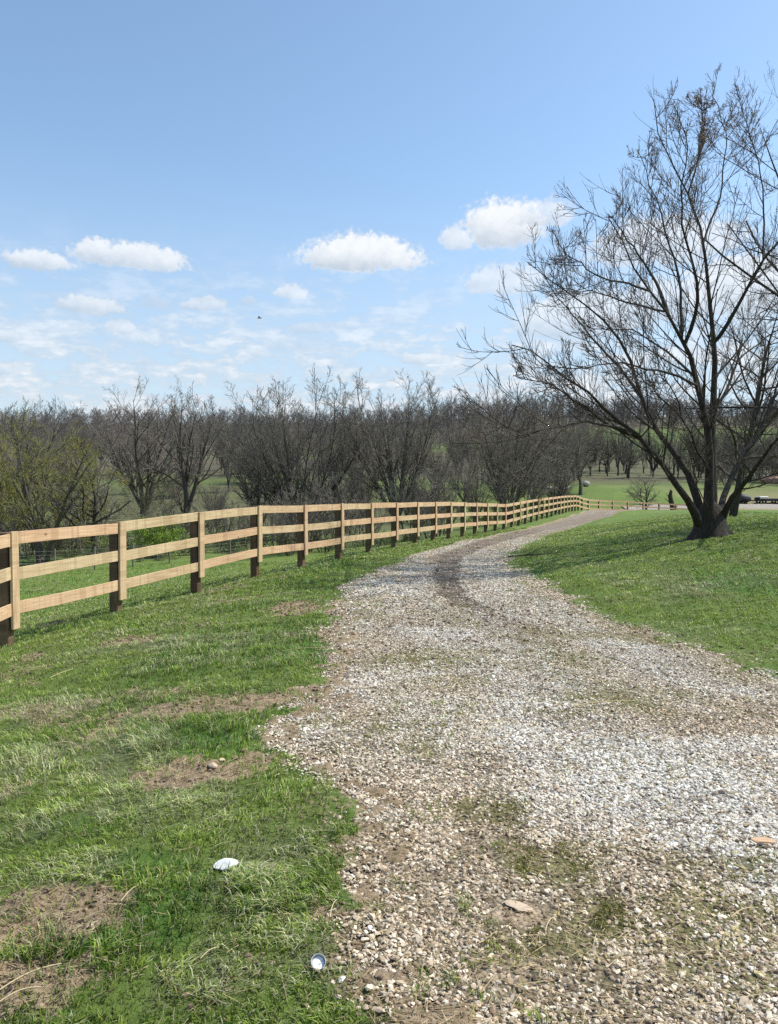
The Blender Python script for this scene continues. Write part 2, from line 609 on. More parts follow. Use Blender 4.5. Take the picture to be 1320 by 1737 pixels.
def mat_road():
    m, t, b = new_mat("gravel_and_soil")
    p = pos(t)
    fine = t.noise(p, 260, 3, .7)
    n2 = t.noise(p, 14, 5, .65)
    vor = t.voronoi(p, 42)
    vcol = t.node('ShaderNodeTexVoronoi')
    vcol.inputs['Scale'].default_value = 42
    t.link(p, vcol.inputs['Vector'])
    hsv = t.node('ShaderNodeRGBToBW')
    t.link(vcol.outputs['Color'], hsv.inputs[0])
    stone = ramp(t, hsv.outputs[0], [(.15, (.24, .20, .155)), (.4, (.38, .335, .27)), (.65, (.49, .445, .375)), (.9, (.63, .59, .52))])
    stone = t.mix(t.smooth(vor, .38, .62), stone, (.10, .08, .06))
    soil = ramp(t, t.math('MULTIPLY_ADD', fine, .4, t.math('MULTIPLY', n2, .6)), [(.3, (.12, .098, .060)), (.52, (.25, .21, .14)), (.72, (.42, .36, .25))])
    tanc = ramp(t, n2, [(.3, (.33, .24, .15)), (.7, (.56, .44, .31))])
    dark = ramp(t, n2, [(.3, (.16, .12, .085)), (.7, (.33, .26, .19))])
    dark2 = ramp(t, n2, [(.3, (.055, .040, .032)), (.7, (.14, .105, .08))])
    mossc = ramp(t, n2, [(.3, (.085, .090, .022)), (.7, (.21, .21, .06))])
    c = t.mix(t.smooth(t.math('ADD', t.attr('cover'), t.math('MULTIPLY', t.math('SUBTRACT', n2, .5), .9)), .2, .8), soil, stone)
    c = t.mix(t.math('MULTIPLY', t.attr('brown'), .8), c, t.mix(1.0, c, (.94, .85, .75), 'MULTIPLY'))
    c = t.mix(t.math('MULTIPLY', t.attr('white'), .3), c, (.60, .57, .51))
    c = t.mix(t.math('MULTIPLY', t.attr('moss'), .85), c, mossc)
    c = t.mix(t.math('MULTIPLY', t.attr('soil'), .7), c, dark)
    c = t.mix(t.math('MULTIPLY', t.attr('tan'), .9), c, tanc)
    c = t.mix(t.math('MULTIPLY', t.attr('track'), .65), c, dark2)
    t.link(c, b.inputs['Base Color'])
    bump(t, b, t.math('ADD', t.math('MULTIPLY', vor, -1.2), t.math('MULTIPLY', fine, .3)), 1.0, 0.018)
    return m


def mat_vcol(name, rough=.85, transl=0.0, noise_amt=0.0, nscale=200):
    m, t, b = new_mat(name)
    c = t.attr('tint', 'Color')
    if noise_amt:
        n = t.noise(pos(t), nscale, 4, .6)
        c = t.mix(1.0, c, t.mix(n, (1 - noise_amt,) * 3, (1 + noise_amt,) * 3), 'MULTIPLY')
    t.link(c, b.inputs['Base Color'])
    b.inputs['Roughness'].default_value = rough
    if transl:
        tr = t.node('ShaderNodeBsdfTranslucent')
        t.link(c, tr.inputs[0])
        mx = t.node('ShaderNodeMixShader')
        mx.inputs[0].default_value = transl
        t.link(b.outputs[0], mx.inputs[1])
        t.link(tr.outputs[0], mx.inputs[2])
        t.link(mx.outputs[0], t.n['Material Output'].inputs[0])
    return m


def mat_bark(name, dark, light, scale=9.0, lichen=None):
    m, t, b = new_mat(name)
    o = t.node('ShaderNodeTexCoord').outputs['Object']
    st = t.vmath('MULTIPLY', o, (1, 1, .25))
    n = t.noise(st, scale * 3, 6, .7)
    c = ramp(t, n, [(.3, dark), (.7, light)])
    if lichen:
        n2 = t.noise(o, 4, 4, .6)
        c = t.mix(t.math('MULTIPLY', t.smooth(n2, .52, .66), .6), c, lichen)
    inf = t.node('ShaderNodeObjectInfo')
    c = t.mix(1.0, c, t.mix(inf.outputs['Random'], (.78, .8, .8), (1.25, 1.2, 1.15)), 'MULTIPLY')
    t.link(c, b.inputs['Base Color'])
    bump(t, b, n, .8, .03)
    return m


def mat_wood(name, stops, grain_axis='x', rough=.8):
    """sawn timber: grain runs along the board; each board differs"""
    m, t, b = new_mat(name)
    o = t.attr('grain', 'Color')
    inf = t.node('ShaderNodeObjectInfo')
    off = t.math('MULTIPLY', inf.outputs['Random'], 37.0)
    o = t.vmath('ADD', o, t.xyz(off, off, off))
    st = t.vmath('MULTIPLY', o, (.9, 22, 22))
    n = t.noise(st, 2.2, 6, .62, dist=.6)
    n2 = t.noise(o, 1.1, 3, .5)
    c = ramp(t, t.math('MULTIPLY_ADD', n, .7, t.math('MULTIPLY', n2, .3)), stops)
    # knots
    vo = t.node('ShaderNodeTexVoronoi')
    vo.inputs['Scale'].default_value = 1.0
    t.link(t.vmath('MULTIPLY', o, (2.6, 4.4, 4.4)), vo.inputs['Vector'])
    pick = t.node('ShaderNodeSeparateColor')
    t.link(vo.outputs['Color'], pick.inputs[0])
    k = t.math('MULTIPLY', t.smooth(vo.outputs['Distance'], .12, .05), t.math('GREATER_THAN', pick.outputs[0], .55))
    c = t.mix(t.math('MULTIPLY', k, .85), c, (.10, .050, .025))
    # saw / roller stains across the board
    sx = t.node('ShaderNodeSeparateXYZ'); t.link(o, sx.inputs[0])
    bands = t.noise(t.xyz(t.math('MULTIPLY', sx.outputs[0], 1.0), 0.0, 0.0), 4.5, 1, .5)
    c = t.mix(t.math('MULTIPLY', t.smooth(t.math('ABSOLUTE', t.math('SUBTRACT', bands, .5)), .014, .003), .30), c, (.22, .14, .08))
    c = t.mix(t.math('MULTIPLY', t.smooth(t.noise(o, 2.3, 4, .6), .50, .68), .30), c, (.40, .27, .16))
    warm = t.mix(inf.outputs['Random'], (1.04, .93, .82), (.96, 1.03, .89))
    c = t.mix(.9, c, warm, 'MULTIPLY')
    t.link(c, b.inputs['Base Color'])
    b.inputs['Roughness'].default_value = rough
    bump(t, b, n, .35, .004)
    return m


M = {}
M['ground'] = mat_ground()
M['road'] = mat_road()
M['stone'] = mat_vcol("crushed_limestone", .8, 0, .22, 160)
M['grass'] = mat_vcol("grass_blades", .42, .30)
M['bark'] = mat_bark("dark_bark", (.014, .012, .010), (.075, .062, .050), 9, (.040, .050, .024))
M['twig'] = mat_bark("twig_bark", (.050, .040, .034), (.15, .12, .10))
M['greybark'] = mat_bark("grey_bark", (.040, .035, .030), (.12, .105, .088))
M['greytwig'] = mat_bark("grey_twig", (.11, .098, .084), (.27, .24, .20))
M['hazetwig'] = mat_bark("hazed_far_twig", (.085, .078, .075), (.17, .158, .150))  # slight distance haze mixed into the twig colour
M['olivetwig'] = mat_bark("budding_twig", (.105, .108, .036), (.26, .255, .09))
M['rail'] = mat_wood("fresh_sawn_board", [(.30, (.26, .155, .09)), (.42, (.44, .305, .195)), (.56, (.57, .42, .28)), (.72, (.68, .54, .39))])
M['post'] = mat_wood("shaded_brown_post", [(.25, (.050, .033, .022)), (.55, (.11, .074, .046)), (.8, (.22, .155, .095))])  # brown timber, darkened to carry the shade on the posts' left faces


# ------------------------------------------------------------------ ground sheet
def grid_faces(nr, nc):
    i = np.arange(nr * nc).reshape(nr, nc)
    return np.stack([i[:-1, :-1], i[:-1, 1:], i[1:, 1:], i[1:, :-1]], -1).reshape(-1, 4)


def detail(x, y, dirt, r):
    """small relief: clods in the bare earth, tussocks in the turf"""
    near = 1 - sstep(y, 14, 40)
    d = (fbm(x, y, 9, 4, 3) - .5) * .085 * dirt
    d = d + (fbm(x, y, 3.0, 3, 8) - .5) * .07 * (1 - dirt)
    return d * near


def build_ground():
    Y = np.concatenate([np.linspace(-30, 1.2, 30)[:-1], np.arange(1.2, 9, .035), np.arange(9, 20, .09), np.arange(20, 60, .4), 60 * (1.022 ** np.arange(0, 185))])
    a = np.linspace(-1, 1, 460)
    a = np.sign(a) * (0.55 * np.abs(a) + .45 * np.abs(a) ** 2.2)
    X = a[None, :] * (5.5 + .85 * np.clip(Y, 0, None))[:, None]
    Yg = np.broadcast_to(Y[:, None], X.shape)
    r, dirt, lush, pale = fields(X, Yg)
    z = hgt(X, Yg) + detail(X, Yg, dirt, r) - .11 * sstep(r, .12, .5) * (Yg < 100)
    z = z + .025 * blobfield(X, Yg, LUSH[:1], 3.0)
    woodm = sstep(fbm(X, Yg, .02, 3, 9), .22, .42) * sstep(Yg, 128, 150) * (1 - sstep(X / np.maximum(Yg, 1), .20, .26) * sstep(Yg, 150, 165) * (1 - sstep(Yg, 310, 330)))
    rt = sstep(X / np.maximum(Yg, 1), .04, .10)
    woodm = np.maximum(woodm, .8 * rt * sstep(Yg + 12 * (fbm(X, Yg, .05, 3, 4) - .5), 146, 156) * (1 - sstep(Yg, 225, 245)))
    woodm = np.maximum(woodm, sstep(Yg, 318, 332))
    woodm = np.maximum(woodm * .9, (.22 + .5 * sstep(fbm(X, Yg, .06, 3, 61), .45, .6)) * sstep(-X / np.maximum(Yg, 1), -.16, .0) * sstep(Yg, 46, 58))
    far = sstep(Yg, 95, 140)
    o = mesh_obj('ground', np.stack([X, Yg, z], -1).reshape(-1, 3), grid_faces(*X.shape), M['ground'],
                 attrs=dict(dirt=dirt.ravel(), lush=lush.ravel(), pale=pale.ravel(), wood=woodm.ravel(), far=far.ravel()), smooth=True)
    tag(o, 'grassy ground sloping down left to the pasture and up to far hills', kind='structure')


build_ground()


def road_z(x, y):
    r = inroad(x, y)
    n = (fbm(x, y, 7, 3, 40) - .5) * .022 + (fbm(x, y, 1.6, 2, 41) - .5) * .04
    dip = -.035 * track(x, y)
    return hgt(x, y) + (n + dip) * (1 - sstep(y, 20, 50)) - .09 * (1 - sstep(r, -.12, .22))


def build_road():
    Y = np.concatenate([np.arange(-6, 1.4, .4), np.arange(1.4, 9, .04), np.arange(9, 20, .1), np.arange(20, 98, .5)])
    s = np.linspace(0, 1, 200)
    L = road_l(Y) - 1.0
    R = road_r(Y) + 1.0
    X = L[:, None] + s[None, :] * (R - L)[:, None]
    Yg = np.broadcast_to(Y[:, None], X.shape)
    z = road_z(X, Yg)
    white, moss, soil = road_fields(X, Yg)
    r = inroad(X, Yg)
    mid = 1 - sstep(np.abs((X - road_l(Yg)) / (road_r(Yg) - road_l(Yg)) - .5), .05, .22)
    soil = np.maximum(soil, mid * .8 * sstep(Yg, 16, 28))
    cover = np.clip(.35 + sstep(r, .1, .9) * .3 + white * .5 - moss * .3, 0, 1)
    o = mesh_obj('road', np.stack([X, Yg, z], -1).reshape(-1, 3), grid_faces(*X.shape), M['road'],
                 attrs=dict(white=white.ravel(), moss=moss.ravel(), soil=soil.ravel(), cover=cover.ravel(), brown=np.clip(brown_field(X, Yg) - .8 * white, 0, 1).ravel(), tan=blobfield(X, Yg, TAN, 15.0).ravel(), track=(track(X, Yg) * (1 - .75 * sstep(Yg, 17, 24))).ravel()), smooth=True)
    tag(o, 'pale gravel drive curving right beside the board fence', kind='structure')


build_road()


# ------------------------------------------------------------------ gravel stones
def ico():
    p = (1 + 5 ** .5) / 2
    v = np.array([(-1, p, 0), (1, p, 0), (-1, -p, 0), (1, -p, 0), (0, -1, p), (0, 1, p), (0, -1, -p), (0, 1, -p), (p, 0, -1), (p, 0, 1), (-p, 0, -1), (-p, 0, 1)], float)
    v /= np.linalg.norm(v[0])
    f = np.array([(0, 11, 5), (0, 5, 1), (0, 1, 7), (0, 7, 10), (0, 10, 11), (1, 5, 9), (5, 11, 4), (11, 10, 2), (10, 7, 6), (7, 1, 8),
                  (3, 9, 4), (3, 4, 2), (3, 2, 6), (3, 6, 8), (3, 8, 9), (4, 9, 5), (2, 4, 11), (6, 2, 10), (8, 6, 7), (9, 8, 1)])
    return v, f


def build_gravel(n=400000):
    r0 = np.random.default_rng(11)
    # density falls with distance: sample Y with pdf ~ width(Y) * dens(Y)
    yy = np.linspace(1.6, 42, 600)
    dens = np.where(yy < 5.5, 1.0, (5.5 / yy) ** 1.6) * (4.8)
    cdf = np.cumsum(dens); cdf /= cdf[-1]
    y = np.interp(r0.random(n), cdf, yy)
    L, R = road_l(y) - .9, road_r(y) + .4
    x = L + r0.random(n) * (R - L)
    vis = np.abs(x) < .58 * y + .9
    x, y = x[vis], y[vis]
    r = inroad(x, y)
    white, moss, soil = road_fields(x, y)
    _, dirt, _, _ = fields(x, y)
    clump = fbm(x, y, 2.6, 4, 60)
    tan = blobfield(x, y, TAN, 15.0)
    keep = sstep(r, -.30, .22) * np.clip(.50 + .55 * sstep(clump, .38, .6) + .6 * white - .55 * moss - .5 * soil - .5 * tan - .08 * brown_field(x, y), .05, 1)
    k = r0.random(len(x)) < keep
    x, y, white, moss, soil, r = x[k], y[k], white[k], moss[k], soil[k], r[k]
    n = len(x)
    size = (.0037 + .0070 * r0.random(n) ** 1.7) * (1 + .12 * white) * np.clip(y / 8.5, 1, 1.7)
    size *= np.where(r0.random(n) < .03, 1.5, 1)
    bv, bf = ico()
    v = bv[None] * (1 + (r0.random((n, 12, 1)) - .5) * .85)
    v = v * np.stack([1.05 + .7 * r0.random(n), .7 + .4 * r0.random(n), .42 + .35 * r0.random(n)], -1)[:, None, :]
    # random rotation: yaw plus tilt
    th = r0.random(n) * 6.283
    tl = (r0.random(n) - .5) * 1.1
    c, s = np.cos(tl)[:, None], np.sin(tl)[:, None]
    v = np.stack([v[..., 0] * c - v[..., 2] * s, v[..., 1], v[..., 0] * s + v[..., 2] * c], -1)
    c, s = np.cos(th)[:, None], np.sin(th)[:, None]
    v = np.stack([v[..., 0] * c - v[..., 1] * s, v[..., 0] * s + v[..., 1] * c, v[..., 2]], -1)
    v = v * size[:, None, None]
    z = np.maximum(road_z(x, y), hgt(x, y) - .11 * sstep(r, .12, .5) + detail(x, y, 1.0, r) * 0)
    v = v + np.stack([x, y, z + size * (-.05 + .38 * r0.random(n))], -1)[:, None, :]
    f = (bf[None] + (np.arange(n) * 12)[:, None, None]).reshape(-1, 3)
    # stone colours: greyish white limestone, warm beige, some brown and dark
    w = r0.random(n)
    base = np.array([.60, .545, .45])[None] * (.62 + .75 * r0.random(n))[:, None]
    beige = np.array([.50, .42, .315])[None] * (.6 + .6 * r0.random(n))[:, None]
    grey = np.array([.60, .565, .50])[None] * (.7 + .6 * r0.random(n))[:, None]
    darkc = np.array([.26, .215, .17])[None] * (.6 + .8 * r0.random(n))[:, None]
    col = base
    wb = (w < .45 * (1 - white))[:, None]
    col = np.where(wb, beige, col)
    col = np.where((r0.random(n) < .04 + .66 * white)[:, None], grey, col)
    col = np.where((r0.random(n) < .10 + .35 * soil)[:, None], darkc, col)
    col = np.where((r0.random(n) < .75 * track(x, y))[:, None], np.array([.19, .15, .12]) * (.6 + .8 * r0.random((n, 1))), col)
    bf_ = np.clip(brown_field(x, y) - .8 * white, 0, 1)[:, None]
    col = col * (1 - bf_ * (1 - np.array([.97, .89, .80])) * (.6 + .5 * r0.random((n, 1))))
    mm = (r0.random(n) < moss * .35)[:, None]
    col = np.where(mm, col * np.array([.62, .62, .42]), col)
    col = np.clip(col, .03, .74)
    o = mesh_obj('gravel', v.reshape(-1, 3), f, M['stone'], attrs=dict(tint=np.repeat(col, 12, 0)))
    tag(o, 'loose pale crushed gravel covering the drive', 'gravel', kind='stuff')


build_gravel()


# ------------------------------------------------------------------ grass blades
def build_grass():
    r0 = np.random.default_rng(21)
    X, Y = [], []

    def zone(n, y0, y1, power, fx, margin=1.0):
        yy = np.linspace(y0, y1, 500)
        pdf = (yy * .58 + .9) * 2 * yy ** (-power)
        cdf = np.cumsum(pdf); cdf /= cdf[-1]
        y = np.interp(r0.random(n), cdf, yy)
        x = (r0.random(n) * 2 - 1) * (.58 * y + .9)
        return x, y

    x, y = zone(1250000, 1.7, 46, 1.75, None)
    # clumping: pull blades towards random tuft centres
    g = .05 + .012 * y
    cx, cy = np.floor(x / g), np.floor(y / g)
    h1 = _perm[(cx.astype(int) * 7) & 255, (cy.astype(int) * 13) & 255]
    h2 = _perm[(cx.astype(int) * 11 + 5) & 255, (cy.astype(int) * 3 + 9) & 255]
    tx, ty = (cx + h1) * g, (cy + h2) * g
    pull = .45 * r0.random(len(x))
    x = x + (tx - x) * pull
    y = y + (ty - y) * pull
    r, dirt, lush, pale = fields(x, y)
    clump = fbm(x, y, 5.0, 3, 70)
    thin = fbm(x, y, 1.8, 4, 77)
    keep = np.maximum(1 - sstep(dirt + (clump - .5) * 1.1, .25, .95), .22 * (clump > .46)) * (.45 + .75 * sstep(clump, .35, .6)) * (.55 + .45 * sstep(thin, .3, .5))
    _, moss, _ = road_fields(x, y)
    moss = moss * (r > -.05)
    keep = np.where(r > -.05, keep * .07 + .20 * (clump > .50) * (fbm(x, y, 1.4, 3, 150) > .47) * (r < .75) + 1.0 * moss * (clump > .38), keep)
    behind = x < road_l(y) - 4.6
    keep = np.where(y > 13, keep * (1 - .55 * behind), keep)
    k = r0.random(len(x)) < keep
    x, y, lush, pale, dirt, r, clump, moss = (q[k] for q in (x, y, lush, pale, dirt, r, clump, moss))
    n = len(x)
    print('grass blades', n)
    far = np.clip(y / 5.0, 1, 6)
    right = x > road_r(y)
    hh = (.013 + .024 * r0.random(n) ** 1.5) * (1 + 1.0 * lush * (~(x > road_r(y))) + .35 * pale) * (.7 + .7 * clump)
    hh = hh * 1.1
    hh *= np.where(r > -.15, .6, 1.0) * np.where(moss > .15, .45, 1.0) * (1 + .10 * (far - 1))
    wd = (.0014 + .0014 * r0.random(n)) * far ** 1.05
    th = r0.random(n) * 6.283
    # a common lean in drifts
    la = fbm(x, y, .9, 2, 90) * 9.0
    lean = .35 + .8 * r0.random(n) + .5 * pale
    lx = np.cos(la) * .38 + np.cos(th) * .95
    ly = np.sin(la) * .38 + np.sin(th) * .95
    z = hgt(x, y) + detail(x, y, dirt, r) + .025 * blobfield(x, y, LUSH[:1], 3.0) - .006
    B = np.stack([x, y, z], -1)
    side = np.stack([-np.sin(th), np.cos(th), np.zeros(n)], -1) * wd[:, None]
    mid = B + np.stack([lx * lean * hh * .32, ly * lean * hh * .32, hh * .62], -1)
    tip = B + np.stack([lx * lean * hh * .95, ly * lean * hh * .95, hh * (1.05 - .35 * lean * .7)], -1)
    v = np.stack([B - side, B + side, mid + side * .8, mid - side * .8, tip], 1)
    i = (np.arange(n) * 5)[:, None]
    q = i + np.array([[0, 1, 2, 3]])
    tr = i + np.array([[3, 2, 4]])
    g1 = np.array([.135, .200, .026])
    g2 = np.array([.26, .335, .058])
    gd = np.array([.062, .135, .018])
    gp = np.array([.42, .43, .24])
    st = np.array([.42, .35, .19])
    u = r0.random(n)[:, None]
    col = g1 * (1 - u) + g2 * u
    m = (r0.random(n) < lush * .5)[:, None]
    col = np.where(m, gd * (.8 + .9 * u), col)
    m = (r0.random(n) < .13 + pale * .5)[:, None]
    col = np.where(m, gp * (.7 + .5 * u), col)
    m = (r0.random(n) < .05 + .08 * pale + .2 * dirt)[:, None]
    col = np.where(m, st * (.6 + .6 * u), col)
    col = np.where((moss > .12)[:, None], np.array([.17, .17, .040]) * (.6 + .8 * u), col)
    tintp = fbm(x, y, .6, 3, 99)[:, None]
    col = col * (.8 + .4 * tintp) * np.where(right, 1.05, 1.0)[:, None]
    # tone varies by blade and clump; base darker, tip lighter
    col = col * (.60 + .75 * r0.random((n, 1))) * (.72 + .56 * sstep(clump, .3, .7))[:, None]
    cc = np.repeat(col, 5, 0).reshape(n, 5, 3)
    cc[:, :2] *= .9
    cc[:, 4] *= 1.15
    o = mesh_obj('grass', v.reshape(-1, 3), [q, tr], M['grass'], attrs=dict(tint=cc.reshape(-1, 3)))
    tag(o, 'short spring grass growing on both sides of the drive', 'grass', kind='stuff')


build_grass()


# ------------------------------------------------------------------ board fence
def board(mb_v, a, b, half_w, thick, nrm, up):
    """a board from a to b: returns verts, quads, grain coords"""
    a, b = np.asarray(a, float), np.asarray(b, float)
    L = np.linalg.norm(b - a)
    d = (b - a) / L
    v, g = [], []
    for (P, s) in ((a, 0.0), (b, L)):
        for (i, j) in ((-1, -1), (1, -1), (1, 1), (-1, 1)):
            v.append(P + up * half_w * i + nrm * (thick / 2) * j)
            g.append((s, half_w * i, thick / 2 * j))
    q = [(0, 1, 2, 3), (7, 6, 5, 4), (0, 4, 5, 1), (1, 5, 6, 2), (2, 6, 7, 3), (3, 7, 4, 0)]
    return np.array(v), np.array(q), np.array(g)


def bevel_obj(o, w=.004):
    m = o.modifiers.new('edge', 'BEVEL')
    m.width = w
    m.segments = 1
    m.limit_method = 'ANGLE'
    return o


# cap-board columns measured along the fence and the height of the top edge there
FU = [-125, 18, 203, 338, 436, 516, 579, 629, 672, 708, 738.7, 764, 787, 808.6, 826.6, 843, 857, 870.5, 882, 893, 903.5, 913, 921.6, 930, 938, 944.5, 950.5, 956.5, 962, 967, 972, 977, 982, 987, 992]
FT = [(-125, 927), (18, 903), (203, 886), (338, 869), (436, 858.5), (516, 857), (579, 854.5), (629, 853.5), (672, 852.7), (708, 852), (764, 851.4), (808, 852.8), (826, 853.6), (857, 855),
      (882, 851), (903, 847.3), (930, 844), (956, 841), (977, 840), (984, 842), (992, 846.5), (1007, 847.5), (1055, 849.7), (1119, 853.3), (1180, 856.5)]
POST_H = 1.50
SPAN = 2.42


def fence_posts():
    P = []
    Y = 8.6
    for i, u in enumerate(FU):
        k = (u - W / 2) / F
        if i == 0:
            P.append(np.array([k * 7.9, 7.9])); continue
        x0, y0 = P[-1]
        # |(k*Y, Y) - (x0,y0)| = SPAN, farther root
        A = 1 + k * k
        Bq = -2 * (k * x0 + y0)
        Cq = x0 * x0 + y0 * y0 - SPAN * SPAN
        D = max(Bq * Bq - 4 * A * Cq, 0)
        Yn = (-Bq + math.sqrt(D)) / (2 * A)
        P.append(np.array([k * Yn, Yn]))
    # after the crest the fence swings right
    hd = math.radians(48)
    x, y = P[-1]
    for j in range(12):
        hd = min(hd + math.radians(4), math.radians(74))
        x, y = x + SPAN * math.sin(hd), y + SPAN * math.cos(hd)
        u = x / y * F + W / 2
        if u > 1190: break
        P.append(np.array([x, y]))
    return P


def build_fence():
    P = fence_posts()
    # smooth lateral wiggle coming from pixel rounding
    A = np.array(P)
    for _ in range(2):
        B = A.copy()
        B[3:-3] = (A[2:-4] + 2 * A[3:-3] + A[4:-2]) / 4
        A = B
    tops = []
    fu, fv = [a for a, _ in FT], [b for _, b in FT]
    for (x, y) in A:
        u = x / y * F + W / 2
        v = float(np.interp(u, fu, fv))
        tops.append(at(u, v, y)[2])
    tops = np.array(tops)
    print("fence", [(round(float(a[0]), 1), round(float(a[1]), 1), round(float(a[0]/a[1]*F+W/2),1), round(float(t - POST_H), 2), round(float(hgt(a[0], a[1])), 2)) for a, t in zip(A, tops)])
    root = empty('board_fence', (A[1][0], A[1][1], float(tops[1] - POST_H)))
    tag(root, 'long new three-rail wooden board fence curving away left of the gravel drive', 'fence')
    org = np.array(root.location)
    rr = random.Random(5)
    UP = np.array([0, 0, 1.0])
    n = len(A)

    def perp(i):
        a = A[max(i - 1, 0)]; b = A[min(i + 1, n - 1)]
        d = (b - a) / np.linalg.norm(b - a)
        return np.array([d[0], d[1], 0]), np.array([d[1], -d[0], 0])     # along, towards the drive

    RAILC = (1.412, .945, .465)
    rail_count = 0
    rest_v, rest_q, rest_g, rn = [], [], [], 0
    for i in range(n):
        al, nr = perp(i)
        base = np.array([A[i][0], A[i][1], 0])
        gz = float(hgt(A[i][0], A[i][1])) - .12
        tz = tops[i]
        # post: rough sawn square timber behind the rails
        c = base - nr * .089
        tilt = nr * rr.uniform(-.012, .012)
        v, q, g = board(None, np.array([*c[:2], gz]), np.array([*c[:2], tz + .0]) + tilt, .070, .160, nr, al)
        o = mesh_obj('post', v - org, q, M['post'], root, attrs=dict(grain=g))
        bevel_obj(o, .012)
        # face board over the rail joints
        f = base + nr * (.026 + .0195)
        lo = tz - 1.28 + rr.uniform(-.04, .03)
        sl = al * rr.uniform(-.012, .012)
        v, q, g = board(None, np.array([*f[:2], lo]) + sl, np.array([*f[:2], tz + rr.uniform(.0, .015)]) - sl, .082, .038, nr, al)
        o = mesh_obj('face_board', v - org, q, M['rail'], root, attrs=dict(grain=g + rr.uniform(0, 9)))
        if i < 20: bevel_obj(o, .003)
        if i == n - 1: break
        for k, hz in enumerate(RAILC):
            a = np.array([A[i][0], A[i][1], tops[i] - POST_H + hz + rr.uniform(-.014, .014)])
            b = np.array([A[i + 1][0], A[i + 1][1], tops[i + 1] - POST_H + hz + rr.uniform(-.014, .014)])
            d = (b - a) / np.linalg.norm(b - a)
            nn = np.array([d[1], -d[0], 0]); nn /= np.linalg.norm(nn)
            a = a + nn * .0125 + d * .003
            b = b + nn * .0125 - d * .003
            upv = np.cross(nn, d) * -1
            upv = upv if upv[2] > 0 else -upv
            # slight sag and cup: split into 6 lengths
            m = 6
            ts = np.linspace(0, 1, m + 1)
            bow = rr.uniform(-.008, .010); sag = rr.uniform(-.008, .012)
            vs, gs = [], []
            for t_ in ts:
                w = 4 * t_ * (1 - t_)
                c0 = a + (b - a) * t_ + nn * bow * w * .5 - UP * sag * w
                for (ii, jj) in ((-1, -1), (1, -1), (1, 1), (-1, 1)):
                    vs.append(c0 + upv * .084 * ii + nn * .0125 * jj)
                    gs.append((t_ * SPAN, .084 * ii, .0125 * jj))
            q = []
            for s_ in range(m):
                o0 = s_ * 4
                for e in range(4):
                    e2 = (e + 1) % 4
                    q.append((o0 + e, o0 + 4 + e, o0 + 4 + e2, o0 + e2))
            q.append((0, 1, 2, 3)); q.append((m * 4 + 3, m * 4 + 2, m * 4 + 1, m * 4))
            vs, gs, q = np.array(vs) - org, np.array(gs), np.array(q)
            if rail_count < 100:
                o = mesh_obj('rail', vs, q, M['rail'], root, attrs=dict(grain=gs))
                if i < 12: bevel_obj(o, .003)
            else:
                rest_v.append(vs); rest_q.append(q + rn); rest_g.append(gs + rail_count * 3.0); rn += len(vs)
            rail_count += 1
    if rest_v:
        o = mesh_obj('rail', np.concatenate(rest_v), np.concatenate(rest_q), M['rail'], root, attrs=dict(grain=np.concatenate(rest_g)))
        o['kind'] = 'stuff'
    return A, tops


FENCE, FTOPS = build_fence()


# ------------------------------------------------------------------ bare trees
def norm(a):
    return a / (np.linalg.norm(a, axis=-1, keepdims=True) + 1e-9)


def spawn(r0, pts, rad, k, t0, t1, ang, lenf, P, up, wob, rr, jitter=.25, taper=.35, minr=.003, flat=0.0, tip=.75):
    """grow k children on each parent polyline. pts (N,Q,3), rad (N,Q)"""
    N, Q, _ = pts.shape
    t = t0 + (t1 - t0) * (np.arange(k)[None, :] + r0.random((N, k))) / k
    f = t * (Q - 1)
    i = np.clip(f.astype(int), 0, Q - 2)
    w = (f - i)[..., None]
    nI = np.arange(N)[:, None]
    p = pts[nI, i] * (1 - w) + pts[nI, i + 1] * w
    rp = rad[nI, i] * (1 - w[..., 0]) + rad[nI, i + 1] * w[..., 0]
    tan = norm(pts[nI, i + 1] - pts[nI, i])
    L = np.linalg.norm(np.diff(pts, axis=1), axis=2).sum(1)[:, None]
    rnd = norm(r0.normal(size=(N, k, 3)))
    rnd[..., 2] *= (1 - flat)
    perp = norm(rnd - (rnd * tan).sum(-1, keepdims=True) * tan)
    a = np.radians(ang[0] + (ang[1] - ang[0]) * r0.random((N, k)))[..., None]
    d = norm(tan * np.cos(a) + perp * np.sin(a))
    ln = L * lenf * (1.12 - tip * t) * (1 + jitter * (r0.random((N, k)) * 2 - 1))
    M_ = N * k
    p, d, ln, rp = p.reshape(M_, 3), d.reshape(M_, 3), ln.reshape(M_), rp.reshape(M_)
    out = np.zeros((M_, P, 3))
    out[:, 0] = p
    step = (ln / (P - 1))[:, None]
    for j in range(1, P):
        d = norm(d + np.array([0, 0, up]) / (P - 1) + r0.normal(size=d.shape) * wob)
        out[:, j] = out[:, j - 1] + d * step
    r_ = np.clip(rp * rr, minr, None)[:, None] * np.linspace(1, taper, P)[None, :]
    return out, np.maximum(r_, minr * .6)


